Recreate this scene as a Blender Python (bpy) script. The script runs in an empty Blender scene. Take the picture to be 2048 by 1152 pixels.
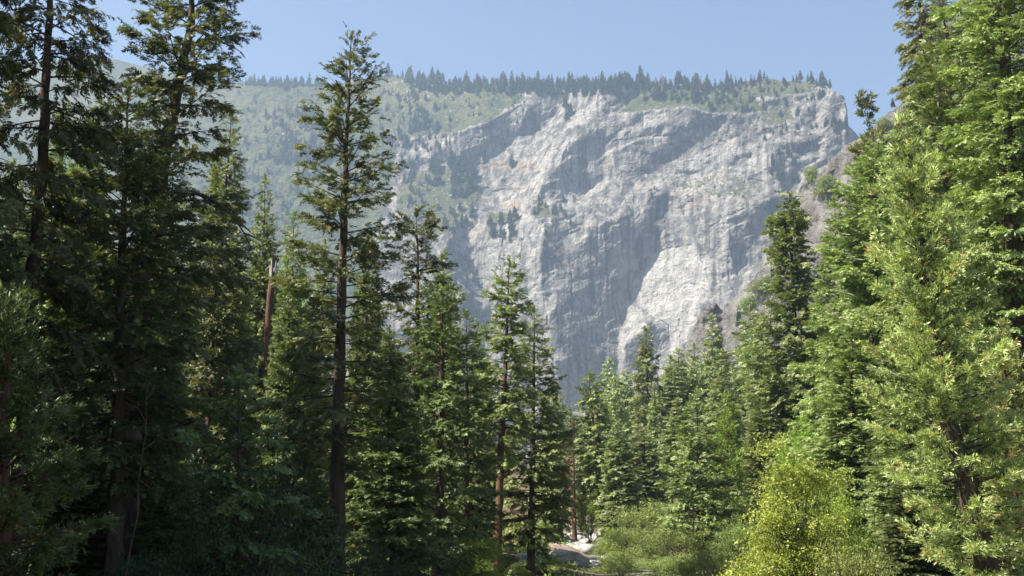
import bpy, math, random
import numpy as np
C = bpy.context.scene.collection
R_ = math.radians
rng = np.random.default_rng(7)
FPX = 2472.0                      # focal length in pixels of the 2048-wide photograph
CAMZ = 6.0
PITCH = math.atan((1020-576)/FPX)
CP, SP = math.cos(PITCH), math.sin(PITCH)

def ray(px, py):
    u = (np.asarray(px, float)-1024)/FPX; v = (576-np.asarray(py, float))/FPX
    return u, CP - v*SP, SP + v*CP
def at(px, py, d):
    """world point seen at (px, py), d metres ahead of the camera"""
    x, y, z = ray(px, py); t = d/y
    return float(x*t), float(d), float(CAMZ + z*t)

# ------------------------------------------------------------------ scene, camera, light, sky
sc = bpy.context.scene
cam = bpy.data.objects.new('camera', bpy.data.cameras.new('camera')); C.objects.link(cam)
cam.data.sensor_width = 36; cam.data.lens = 36*FPX/2048
cam.data.clip_start = 0.1; cam.data.clip_end = 20000
cam.location = (0, 0, CAMZ); cam.rotation_euler = (R_(90)+PITCH, 0, 0)
sc.camera = cam
SUN_EL, SUN_AZ = 50.0, -106.0      # azimuth: degrees clockwise from +Y (straight ahead); negative = left
sd = (math.sin(R_(SUN_AZ))*math.cos(R_(SUN_EL)), math.cos(R_(SUN_AZ))*math.cos(R_(SUN_EL)), math.sin(R_(SUN_EL)))
sun = bpy.data.objects.new('sun', bpy.data.lights.new('sun', 'SUN')); C.objects.link(sun)
sun.data.energy = 5.0; sun.data.angle = R_(0.5); sun.data.color = (1.0, 0.93, 0.82)
from mathutils import Vector
sun.rotation_euler = Vector(sd).to_track_quat('Z', 'Y').to_euler()
w = bpy.data.worlds.new('World'); sc.world = w; w.use_nodes = True
nt = w.node_tree; bg = nt.nodes['Background']
sky = nt.nodes.new('ShaderNodeTexSky'); sky.sky_type = 'NISHITA'; sky.sun_disc = False
sky.sun_elevation = R_(SUN_EL); sky.sun_rotation = R_(SUN_AZ)
sky.air_density = 1.0; sky.dust_density = 3.5; sky.ozone_density = 0.25; sky.altitude = 1200
nt.links.new(sky.outputs[0], bg.inputs[0]); bg.inputs[1].default_value = 0.057
sc.view_settings.view_transform = 'Standard'; sc.view_settings.look = 'None'
sc.view_settings.exposure = 1.74; sc.view_settings.gamma = 1
cy = sc.cycles
cy.max_bounces = 6; cy.diffuse_bounces = 4; cy.glossy_bounces = 2; cy.transmission_bounces = 3; cy.transparent_max_bounces = 8
cy.volume_bounces = 0; cy.sample_clamp_indirect = 6; cy.use_denoising = True
cy.caustics_reflective = False; cy.caustics_refractive = False

# ------------------------------------------------------------------ noise
_T = {}
def perlin(x, y, seed=0):
    if seed not in _T:
        r = np.random.default_rng(1000+seed); a = r.uniform(0, 2*np.pi, (256, 256))
        _T[seed] = (np.cos(a).astype(np.float32), np.sin(a).astype(np.float32))
    gx, gy = _T[seed]
    x = np.asarray(x, np.float32); y = np.asarray(y, np.float32)
    xi = np.floor(x).astype(int); yi = np.floor(y).astype(int); fx = x-xi; fy = y-yi
    u = fx*fx*fx*(fx*(fx*6-15)+10); v = fy*fy*fy*(fy*(fy*6-15)+10)
    def g(i, j):
        a = (xi+i) & 255; b = (yi+j) & 255
        return gx[a, b]*(fx-i)+gy[a, b]*(fy-j)
    n0 = g(0, 0)*(1-u)+g(1, 0)*u; n1 = g(0, 1)*(1-u)+g(1, 1)*u
    return (n0*(1-v)+n1*v)*1.5
def fbm(x, y, o=4, seed=0, gain=0.5):
    s = 0; a = 1.0; t = 0
    for k in range(o):
        s = s + a*perlin(x*2**k+17.3*k, y*2**k+5.1*k, seed+k); t += a; a *= gain
    return s/t
def domes(x, y, seed=0, sharp=1.0, tilt=0.6):
    """creased bulges: the max over jittered cells of tilted paraboloids"""
    r = np.random.default_rng(500+seed)
    jx = r.uniform(0, 1, (128, 128)); jy = r.uniform(0, 1, (128, 128)); c = r.uniform(-.25, .25, (128, 128))
    ax = r.uniform(-tilt, tilt, (128, 128)); ay = r.uniform(-tilt, tilt, (128, 128))
    xi = np.floor(x).astype(int); yi = np.floor(y).astype(int)
    best = np.full(np.shape(x), -9.0)
    for i in (-1, 0, 1):
        for j in (-1, 0, 1):
            a = (xi+i) & 127; b = (yi+j) & 127
            dx = x-(xi+i+jx[a, b]); dy = y-(yi+j+jy[a, b])
            best = np.maximum(best, c[a, b]+ax[a, b]*dx+ay[a, b]*dy-sharp*(dx*dx+dy*dy))
    return best
def sstep(a, b, x):
    t = np.clip((x-a)/(b-a), 0, 1); return t*t*(3-2*t)
def poly_mask(P, X, Y):
    P = np.asarray(P, float); ins = np.zeros(X.shape, bool); n = len(P)
    bx = (X > P[:, 0].min()) & (X < P[:, 0].max()) & (Y > P[:, 1].min()) & (Y < P[:, 1].max())
    xs, ys = X[bx], Y[bx]; r = np.zeros(xs.shape, bool); j = n-1
    for i in range(n):
        xi, yi = P[i]; xj, yj = P[j]
        c = ((yi > ys) != (yj > ys)) & (xs < (xj-xi)*(ys-yi)/(yj-yi+1e-9)+xi)
        r ^= c; j = i
    ins[bx] = r; return ins
def blur(a, n):
    for _ in range(n):
        p = np.pad(a, 1, mode='edge')
        a = (p[1:-1, 1:-1]*4+p[:-2, 1:-1]*2+p[2:, 1:-1]*2+p[1:-1, :-2]*2+p[1:-1, 2:]*2
             + p[:-2, :-2]+p[2:, 2:]+p[:-2, 2:]+p[2:, :-2])/16
    return a
def poisson(gx, gy, h):
    """height field whose gradient is closest to (gx, gy) (cell size h), free edges"""
    def ext(a, sx, sy):
        a = np.concatenate([a, sx*a[:, ::-1]], 1); return np.concatenate([a, sy*a[::-1]], 0)
    Gx = np.fft.fft2(ext(gx, -1, 1)); Gy = np.fft.fft2(ext(gy, 1, -1))
    ny, nx = Gx.shape
    kx = 2*np.pi*np.fft.fftfreq(nx, h)[None, :]; ky = 2*np.pi*np.fft.fftfreq(ny, h)[:, None]
    k2 = kx*kx+ky*ky; k2[0, 0] = 1
    F = (-1j*kx*Gx-1j*ky*Gy)/k2; F[0, 0] = 0
    return np.real(np.fft.ifft2(F))[:ny//2, :nx//2]

# ------------------------------------------------------------------ mesh and object helpers
def mesh_np(name, V, F, mats, attrs=None, smooth=False, midx=None):
    me = bpy.data.meshes.new(name)
    V = np.ascontiguousarray(V, np.float32); F = np.ascontiguousarray(F, np.int32); k = F.shape[1]
    me.vertices.add(len(V)); me.vertices.foreach_set('co', V.ravel())
    me.loops.add(F.size); me.loops.foreach_set('vertex_index', F.ravel())
    me.polygons.add(len(F)); me.polygons.foreach_set('loop_start', np.arange(0, F.size, k, dtype=np.int32))
    if midx is not None: me.polygons.foreach_set('material_index', np.ascontiguousarray(midx, np.int32))
    me.polygons.foreach_set('use_smooth', np.full(len(F), smooth, bool))
    for m in (mats if isinstance(mats, (list, tuple)) else [mats]): me.materials.append(m)
    for n, a in (attrs or {}).items():
        at_ = me.attributes.new(n, 'FLOAT', 'POINT'); at_.data.foreach_set('value', np.ascontiguousarray(a, np.float32))
    me.update(calc_edges=True)
    return me
def link(name, data, parent=None, loc=None):
    o = bpy.data.objects.new(name, data); C.objects.link(o)
    if parent is not None: o.parent = parent
    if loc is not None: o.location = loc
    return o
def tag(o, label=None, cat=None, group=None, kind=None):
    if label: o['label'] = label
    if cat: o['category'] = cat
    if group: o['group'] = group
    if kind: o['kind'] = kind
    return o

# ------------------------------------------------------------------ materials
class M:
    def __init__(s, name):
        s.m = bpy.data.materials.new(name); s.m.use_nodes = True; s.t = s.m.node_tree
        s.t.nodes.clear(); s.out = s.n('ShaderNodeOutputMaterial')
    def n(s, ty, **kw):
        x = s.t.nodes.new(ty)
        for k, v in kw.items(): setattr(x, k, v)
        return x
    def l(s, a, b): s.t.links.new(a, b)
    def val(s, node, i, v):
        if hasattr(v, 'links'): s.l(v, node.inputs[i])
        else: node.inputs[i].default_value = v
    def math(s, op, a, b=0.0, clamp=False):
        x = s.n('ShaderNodeMath', operation=op, use_clamp=clamp); s.val(x, 0, a); s.val(x, 1, b); return x.outputs[0]
    def mix(s, f, a, b, mode='MIX'):
        x = s.n('ShaderNodeMix', data_type='RGBA', blend_type=mode)
        s.val(x, 0, f); s.val(x, 6, a if hasattr(a, 'links') else (*a, 1)); s.val(x, 7, b if hasattr(b, 'links') else (*b, 1)); return x.outputs[2]
    def ramp(s, f, stops, interp='LINEAR'):
        x = s.n('ShaderNodeValToRGB'); s.l(f, x.inputs[0]); cr = x.color_ramp; cr.interpolation = interp
        while len(cr.elements) < len(stops): cr.elements.new(.5)
        for e, (p, c) in zip(cr.elements, stops): e.position = p; e.color = (*c, 1) if len(c) == 3 else c
        return x.outputs[0]
    def noise(s, vec, scale, detail=4, rough=.55, dist=0.0):
        x = s.n('ShaderNodeTexNoise'); s.l(vec, x.inputs['Vector']); x.inputs['Scale'].default_value = scale
        x.inputs['Detail'].default_value = detail; x.inputs['Roughness'].default_value = rough; x.inputs['Distortion'].default_value = dist
        return x.outputs[0]
    def coord(s, scale=(1, 1, 1), rot=(0, 0, 0)):
        tc = s.n('ShaderNodeTexCoord'); mp = s.n('ShaderNodeMapping'); mp.inputs['Scale'].default_value = scale
        mp.inputs['Rotation'].default_value = rot
        s.l(tc.outputs['Object'], mp.inputs[0]); return mp.outputs[0]
    def attr(s, name):
        x = s.n('ShaderNodeAttribute'); x.attribute_name = name; return x.outputs['Fac']
    def princ(s, color, rough=.8, spec=.3, bump=None, bd=1.0, bs=.5):
        p = s.n('ShaderNodeBsdfPrincipled'); s.val(p, 'Base Color', color if hasattr(color, 'links') else (*color, 1))
        s.val(p, 'Roughness', rough); p.inputs['Specular IOR Level'].default_value = spec
        if bump is not None:
            b = s.n('ShaderNodeBump'); b.inputs['Strength'].default_value = bs; b.inputs['Distance'].default_value = bd
            s.l(bump, b.inputs['Height']); s.l(b.outputs[0], p.inputs['Normal'])
        return p.outputs[0]
    def done(s, sh): s.l(sh, s.out.inputs[0]); return s.m

def foliage_mat(name, dark, light, transl=.25, vary=.25, old=None):
    m = M(name); oi = m.n('ShaderNodeObjectInfo')
    t = m.attr('tint')
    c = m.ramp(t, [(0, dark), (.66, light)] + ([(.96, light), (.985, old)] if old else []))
    hsv = m.n('ShaderNodeHueSaturation')
    m.l(m.math('ADD', m.math('MULTIPLY', oi.outputs['Random'], .03), .485), hsv.inputs['Hue'])
    m.l(m.math('ADD', m.math('MULTIPLY', oi.outputs['Random'], vary*2), 1-vary), hsv.inputs['Value'])
    m.l(c, hsv.inputs['Color']); c = hsv.outputs[0]
    p = m.princ(c, .5, .4)
    tr = m.n('ShaderNodeBsdfTranslucent'); m.l(m.mix(1.0, c, (1.12, 1.15, .62), 'MULTIPLY'), tr.inputs[0])
    mx = m.n('ShaderNodeMixShader'); mx.inputs[0].default_value = transl
    m.l(p, mx.inputs[1]); m.l(tr.outputs[0], mx.inputs[2])
    return m.done(mx.outputs[0])
def bark_mat(name, a, b):
    m = M(name); v = m.coord((9, 9, 1.3)); n1 = m.noise(v, 1.0, 6, .65); n2 = m.noise(m.coord((.6, .6, .25)), 1.0, 3)
    c = m.mix(n2, m.ramp(n1, [(.32, a), (.68, b)]), m.ramp(n1, [(.3, tuple(x*.7 for x in a)), (.7, tuple(x*.8 for x in b))]))
    return m.done(m.princ(c, .9, .15, n1, .05, .8))
def rock_mat(name, base, dark, stain_k, sc_=1.0):
    m = M(name); K = lambda *v: m.coord(tuple(s_*sc_ for s_ in v))
    big = m.noise(K(.01, .01, .01), 1.0, 7, .62); mid = m.noise(K(.07, .07, .07), 1.0, 7, .68, .4); fine = m.noise(K(.05, .05, .05), 4.0, 6, .7)
    streak = m.noise(K(.085, .085, .0055), 1.0, 5, .6, .3); streak2 = m.noise(K(.3, .3, .012), 1.0, 4, .6)
    BW = [(0, 0, 0), (1, 1, 1)]
    c = m.mix(m.ramp(mid, [(.41, BW[0]), (.60, BW[1])]), dark, base)
    c = m.mix(m.math('MULTIPLY', m.ramp(fine, [(.54, BW[0]), (.64, BW[1])]), .5), c, tuple(x*.62 for x in dark))
    c = m.mix(m.ramp(big, [(.42, BW[0]), (.68, (.8, .8, .8))]), c, m.mix(m.ramp(mid, [(.3, BW[0]), (.55, BW[1])]), base, tuple(x*1.3 for x in base)))
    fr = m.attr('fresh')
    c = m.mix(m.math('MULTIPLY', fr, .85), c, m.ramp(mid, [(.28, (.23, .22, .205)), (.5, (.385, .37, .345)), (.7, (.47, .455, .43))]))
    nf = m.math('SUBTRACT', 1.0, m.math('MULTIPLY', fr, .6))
    c = m.mix(m.math('MULTIPLY', m.math('MULTIPLY', m.ramp(streak, [(.47, BW[0]), (.60, BW[1])]), nf), stain_k), c, tuple(x*.6 for x in dark))
    c = m.mix(m.math('MULTIPLY', m.ramp(streak2, [(.55, BW[0]), (.68, BW[1])]), stain_k*.6), c, tuple(x*.55 for x in dark))
    ru = m.math('MULTIPLY', m.attr('rust'), m.math('MULTIPLY', m.ramp(mid, [(.42, BW[0]), (.58, BW[1])]), m.ramp(streak, [(.35, BW[0]), (.55, BW[1])])))
    c = m.mix(m.math('MULTIPLY', ru, .6), c, (.30, .20, .12))
    c = m.mix(m.math('MULTIPLY', m.math('MULTIPLY', m.attr('crack'), .55), m.ramp(mid, [(.35, BW[1]), (.6, (.15, .15, .15))])), c, tuple(x*.35 for x in dark))  # cracks darkened for lichen and for the shade inside them
    geo = m.n('ShaderNodeNewGeometry'); sx = m.n('ShaderNodeSeparateXYZ'); m.l(geo.outputs['Normal'], sx.inputs[0])
    flat = m.math('ADD', sx.outputs['Z'], m.math('MULTIPLY', m.math('SUBTRACT', fine, .5), 2.2))
    flat = m.math('ADD', flat, m.math('MULTIPLY', m.math('SUBTRACT', mid, .5), 1.2))
    vg = m.ramp(m.math('ADD', m.math('MULTIPLY', m.attr('veg'), .72), m.math('MULTIPLY', flat, .45)), [(.64, BW[0]), (.72, BW[1])])
    vc = m.mix(m.ramp(mid, [(.38, BW[0]), (.6, BW[1])]), (.022, .036, .017), (.085, .092, .040))
    vc = m.mix(m.ramp(big, [(.45, BW[0]), (.7, BW[1])]), vc, (.115, .108, .050))
    c = m.mix(vg, c, vc)
    h = m.math('ADD', m.math('MULTIPLY', mid, 4.0), m.math('MULTIPLY', fine, 4.0))
    return m.done(m.princ(c, .92, .12, h, 1.5/sc_, 1.0))
# ------------------------------------------------------------------ ground
def creek_x(y): return 3.0 + 0.052*y + 3*np.sin(y/55.0)
def ground_z(x, y):
    x = np.asarray(x, float); y = np.asarray(y, float)
    yy = np.clip(y, 0, None)
    bed = 0.018*np.clip(yy-60, 0, 500) + 0.045*np.clip(yy-300, 0, None)
    bed = np.minimum(bed, 26 + 0.02*np.clip(yy-560, 0, 2500))
    e = x-creek_x(np.minimum(yy, 700))
    left = sstep(3, 14, -e)*1.6 + 0.05*np.clip(-e-14, 0, 60) + .1*np.clip(-e-200, 0, 500)
    right = sstep(3, 14, e)*1.6 + 0.10*np.clip(e-14, 0, 60) + 0.36*np.clip(e-40, 0, 260)*sstep(120, 300, yy)
    n = fbm(x/23.0, y/23.0, 4, 40)*1.1 + fbm(x/6., y/6., 3, 44)*.3
    return bed + left + right + n
def gz(x, y): return float(ground_z(np.array([x]), np.array([y]))[0])
def build_ground():
    ys = np.concatenate([np.linspace(-120, 0, 25), np.geomspace(4, 6200, 330)])
    xs = np.concatenate([-np.geomspace(4400, 62, 70), np.linspace(-60, 80, 190), np.geomspace(82, 4400, 70)])
    X, Y = np.meshgrid(xs, ys); Z = ground_z(X, Y)
    V = np.stack([X, Y, Z], -1).reshape(-1, 3); nx = len(xs); ny = len(ys)
    i = np.arange(nx*ny).reshape(ny, nx)
    F = np.stack([i[:-1, :-1], i[:-1, 1:], i[1:, 1:], i[1:, :-1]], -1).reshape(-1, 4)
    cr = np.exp(-((X-creek_x(np.clip(Y, 0, 700)))/4.6)**2)
    m = M('forest_ground'); v = m.coord((1, 1, 1)); n1 = m.noise(v, .35, 6, .65); n2 = m.noise(v, 3.0, 5, .7)
    c = m.mix(m.ramp(n1, [(.35, (0, 0, 0)), (.65, (1, 1, 1))]), (.10, .065, .035), (.055, .06, .025))
    c = m.mix(m.ramp(n2, [(.45, (0, 0, 0)), (.7, (1, 1, 1))]), c, (.17, .12, .07))
    c = m.mix(m.math('MULTIPLY', m.attr('creek'), 1.0), c, m.ramp(n2, [(.3, (.085, .078, .068)), (.7, (.26, .245, .22))]))
    mat = m.done(m.princ(c, .95, .1, n2, .1, .7))
    tag(link('ground', mesh_np('ground', V, F, mat, {'creek': cr.ravel()}, True)), kind='structure')

# ------------------------------------------------------------------ the far granite mountain
SKY_X = [-700, -300, 150, 230, 350, 450, 500, 640, 700, 750, 790, 830, 900, 1000, 1100, 1200, 1250, 1300, 1400, 1450, 1480, 1500, 1535, 1560, 1620, 1640, 1665, 1688, 1694, 1697, 1720, 1800, 2300]
SKY_Y = [170, 150, 118, 118, 150, 165, 166, 168, 165, 152, 150, 162, 169, 171, 173, 171, 166, 169, 173, 172, 165, 161, 157, 161, 164, 169, 180, 192, 216, 250, 276, 300, 330]
SH = [  # (fx, fz, polygon): faces turned away from the sun
 (1.00, .08, [(1052,199),(1088,181),(1134,193),(1091,254),(1058,269),(1024,278),(985,315),(955,324),(933,324),(909,302),(906,272),(939,257),(994,248),(1046,248),(1052,220)]),
 (0.83, .1, [(866,290),(906,284),(908,327),(863,321)]),
 (0.92, .08, [(1133,295),(1157,280),(1210,280),(1206,360),(1186,372),(1163,395),(1106,419),(1085,400),(1080,380),(1086,357),(1112,336),(1127,310)]),
 (0.51, .05, [(1210,312),(1286,277),(1334,274),(1363,248),(1419,254),(1420,283),(1375,295),(1340,316),(1310,342),(1272,357),(1239,357),(1206,360)]),
 (0.83, .2, [(1210,171),(1269,168),(1269,189),(1245,213),(1213,227),(1198,204)]),
 (0.83, 0, [(1174,260),(1210,260),(1213,277),(1177,277)]),
 (0.74, 0, [(1245,268),(1275,255),(1325,252),(1320,268),(1275,277),(1245,275)]),
 (0.60, .02, [(1180,449),(1199,458),(1217,439),(1258,436),(1283,449),(1317,449),(1317,464),(1314,505),(1299,517),(1289,539),(1267,564),(1267,599),(1252,614),(1247,649),(1236,692),(1235,727),(1215,800),(1120,830),(1116,761),(1110,680),(1110,605),(1094,570),(1097,533),(1091,492),(1097,458),(1110,430),(1122,464),(1141,483),(1172,489)]),
 (0.92, .05, [(910,470),(950,524),(969,599),(982,608),(982,649),(954,696),(922,630),(919,586),(891,533),(894,492)]),
 (0.74, 0, [(1380,263),(1430,274),(1433,283),(1380,289)]), (0.74, 0, [(1477,275),(1513,272),(1522,289),(1477,286)]),
 (0.74, 0, [(1466,307),(1501,310),(1498,319),(1466,319)]),
 (0.83, .1, [(1586,248),(1610,218),(1631,204),(1634,236),(1616,266),(1592,257)]), (0.74, 0, [(1645,213),(1672,216),(1675,236),(1645,221)]),
 (0.83, .1, [(1539,272),(1557,289),(1595,307),(1613,336),(1587,366),(1563,390),(1554,366),(1545,336),(1539,295)]),
 (0.74, .1, [(1286,401),(1325,390),(1337,410),(1316,431),(1286,425)]),
 (0.87, .1, [(1302,646),(1336,667),(1342,699),(1327,711),(1274,742),(1252,727),(1255,680),(1286,661)]),
 (0.69, .1, [(1455,449),(1480,455),(1492,470),(1480,505),(1474,552),(1458,500)]),
 (0.74, .1, [(1492,227),(1519,224),(1519,245),(1498,248)]),
 (0.64, .1, [(1086,470),(1110,440),(1105,520),(1110,600),(1080,560)]),
 (0.64, .1, [(1010,340),(1020,360),(1005,385),(995,370)]),
]
LI = [  # faces turned to the sun
 (-.85, .35, [(1317,496),(1392,492),(1417,530),(1424,599),(1399,608),(1383,649),(1367,699),(1336,717),(1342,667),(1305,636),(1271,599),(1267,564),(1296,524)]),
 (-.6, .7, [(1133,200),(1210,175),(1200,240),(1150,280),(1125,310),(1080,380),(1020,420),(960,400),(985,320),(1060,272),(1095,256)]),
 (-.7, .5, [(1106,420),(1163,397),(1190,373),(1240,362),(1290,362),(1320,345),(1345,330),(1330,385),(1286,400),(1280,440),(1217,437),(1180,445),(1130,430)]),
 (-.8, .25, [(915,470),(985,455),(1050,440),(1090,445),(1088,500),(1090,560),(1060,560),(1000,600),(970,598),(950,520)]),
 (-.8, .4, [(1236,692),(1255,620),(1275,615),(1300,640),(1280,660),(1250,690),(1245,740),(1235,740)]),
 (-.8, .4, [(1345,330),(1440,290),(1530,300),(1535,340),(1440,345),(1380,340)]),
]
VG = [  # chaparral and scrub: gentle slopes
 (-.15, 1.35, 1.0, [(-720,0),(800,100),(800,290),(770,420),(700,640),(500,720),(-720,720)]),
 (-.2, 1.3, .8, [(760,150),(1003,168),(1052,190),(1045,205),(973,248),(906,266),(815,281),(760,290)]),
 (-.2, 1.4, .9, [(1257,150),(1420,150),(1420,227),(1375,213),(1310,221),(1222,227),(1245,213)]),
 (-.1, 1.25, .92, [(1380,150),(1477,140),(1539,140),(1645,140),(1640,176),(1622,189),(1513,195),(1519,218),(1483,227),(1433,230),(1380,215)]),
 (-.2, 1.3, .78, [(860,330),(950,330),(960,390),(900,470),(840,480),(790,420),(800,360)]),
 (-.2, 1.3, .8, [(970,425),(1040,425),(1040,470),(1000,490),(970,470)]),
 (-.2, 1.15, .6, [(1300,350),(1480,345),(1540,380),(1500,400),(1350,395)]),
 (-.2, 1.2, .75, [(1590,300),(1640,290),(1650,310),(1590,320)]),
 (-.2, 1.2, .75, [(1060,395),(1125,402),(1120,432),(1065,440)]), (-.1, 1.1, .85, [(1490,215),(1580,200),(1590,240),(1540,255),(1495,240)]), (-.1, 1.0, .65, [(1540,340),(1600,330),(1600,390),(1545,385)]), (-.2, 1.2, .7, [(900,480),(935,500),(960,600),(940,640),(900,560),(880,500)]),
 (0, .8, .8, [(1388,482),(1420,478),(1418,496),(1395,500)]),
]
RU = [[(790,350),(860,355),(880,420),(820,430)], [(910,445),(970,430),(1010,450),(960,475),(915,468)], [(960,325),(1060,320),(1090,335),(1040,345),(960,340)], [(1270,360),(1310,365),(1305,380),(1275,375)], [(1330,385),(1420,390),(1400,420),(1340,410)], [(1000,360),(1060,370),(1060,385),(1000,380)], [(1000,400),(1060,405),(1050,430),(1010,425)]]

def cells(x, y, seed):
    """nearest jittered cell -> two random numbers per cell"""
    r = np.random.default_rng(900+seed)
    jx = r.uniform(.1, .9, (128, 128)); jy = r.uniform(.1, .9, (128, 128)); A = r.uniform(-1, 1, (128, 128)); B = r.uniform(-1, 1, (128, 128))
    xi = np.floor(x).astype(int); yi = np.floor(y).astype(int)
    best = np.full(np.shape(x), 99.0); oa = np.zeros(np.shape(x)); ob = np.zeros(np.shape(x))
    for i in (-1, 0, 1):
        for j in (-1, 0, 1):
            a = (xi+i) & 127; b = (yi+j) & 127
            d = (x-(xi+i+jx[a, b]))**2+(y-(yi+j+jy[a, b]))**2
            m = d < best; best = np.where(m, d, best); oa = np.where(m, A[a, b], oa); ob = np.where(m, B[a, b], ob)
    return oa, ob
def facet_field(x0, x1, y0, y1, step, levels, seed, keep=None):
    """broken rock: every cell a plane of its own tilt, joined into one continuous surface (heights in pixels)"""
    X, Y = np.meshgrid(np.arange(x0, x1, step), np.arange(y0, y1, step)); gx = np.zeros(X.shape); gy = np.zeros(X.shape); crk = np.zeros(X.shape)
    for k, (sx, sy, rot, ax, ay) in enumerate(levels):
        q = X + .22*sx*fbm(X/sx*1.4, Y/sx*1.4, 3, seed+k); r = Y + .22*sx*fbm(X/sx*1.4, Y/sx*1.4, 3, seed+k+5)
        c, s_ = math.cos(rot), math.sin(rot)
        a, b = cells((q*c-r*s_)/sx, (q*s_+r*c)/sy, seed+k)
        gx += ax*a; gy += ay*b
        if k < 3:
            ed = np.zeros(X.shape); ed[:, 1:] += np.abs(a[:, 1:]-a[:, :-1]); ed[1:] += np.abs(a[1:]-a[:-1])
            crk = np.maximum(crk, (ed > (.75, .95, 1.15)[k])*(1.0, .8, .55)[k]*(fbm(X/35, Y/35, 3, seed+k+40) > -.08))
    if keep is not None: kf = keep(X, Y); gx *= kf; gy *= kf
    H = poisson(gx, gy, step)
    e = np.minimum(np.minimum(X-x0, x1-X), np.minimum(Y-y0, y1-Y)); H = H*np.clip(e/60, 0, 1)
    def look(A, px, py):
        u = np.clip((px-x0)/step, 0, A.shape[1]-1.001); v = np.clip((py-y0)/step, 0, A.shape[0]-1.001)
        i = u.astype(int); j = v.astype(int); a = u-i; b = v-j
        return A[j, i]*(1-a)*(1-b)+A[j, i+1]*a*(1-b)+A[j+1, i]*(1-a)*b+A[j+1, i+1]*a*b
    crk[:3] = 0; crk[-3:] = 0; crk[:, :3] = 0; crk[:, -3:] = 0; cs = blur(crk, 1)*1.3
    return (lambda px, py: look(H, px, py)+2.4*look(cs, px, py)), (lambda px, py: np.clip(look(cs, px, py), 0, 1))

CRK = [[(1358,583),(1383,568),(1402,572),(1417,586)], [(1274,614),(1302,633),(1336,649),(1339,667)], [(1317,505),(1349,492),(1392,491)], [(1399,508),(1411,536),(1424,586)], [(1355,630),(1361,655),(1358,699)],
 [(939,327),(979,327),(1052,336),(1113,339)], [(939,369),(991,381),(1064,375)], [(860,232),(906,223),(942,214)], [(948,220),(985,246),(1010,232),(1052,203)], [(1225,283),(1286,275),(1345,269)], [(1257,387),(1283,425),(1269,440)],
 [(1334,372),(1375,390),(1416,395)], [(1227,360),(1251,395),(1263,425)], [(1380,316),(1439,283),(1522,298)], [(1415,384),(1498,360),(1545,366)], [(1622,183),(1634,207),(1669,230)], [(1569,295),(1622,304)], [(1145,365),(1120,330),(1135,295)],
 [(1017,395),(1030,420),(1060,430)], [(1010,470),(1000,520),(985,560)], [(1050,455),(1042,520),(1048,580)], [(1440,430),(1462,470),(1455,540),(1470,590)], [(1140,520),(1146,600),(1138,700)], [(1190,500),(1204,590),(1190,690)], [(1300,400),(1330,440),(1322,470)],
 [(1160,600),(1180,650),(1170,720)], [(1086,520),(1090,600),(1100,690)], [(1400,430),(1420,455),(1445,440),(1500,410)]]
PX0, PX1, PY0, PY1, PS = -700, 2300, 20, 1020, 2.0
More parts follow.
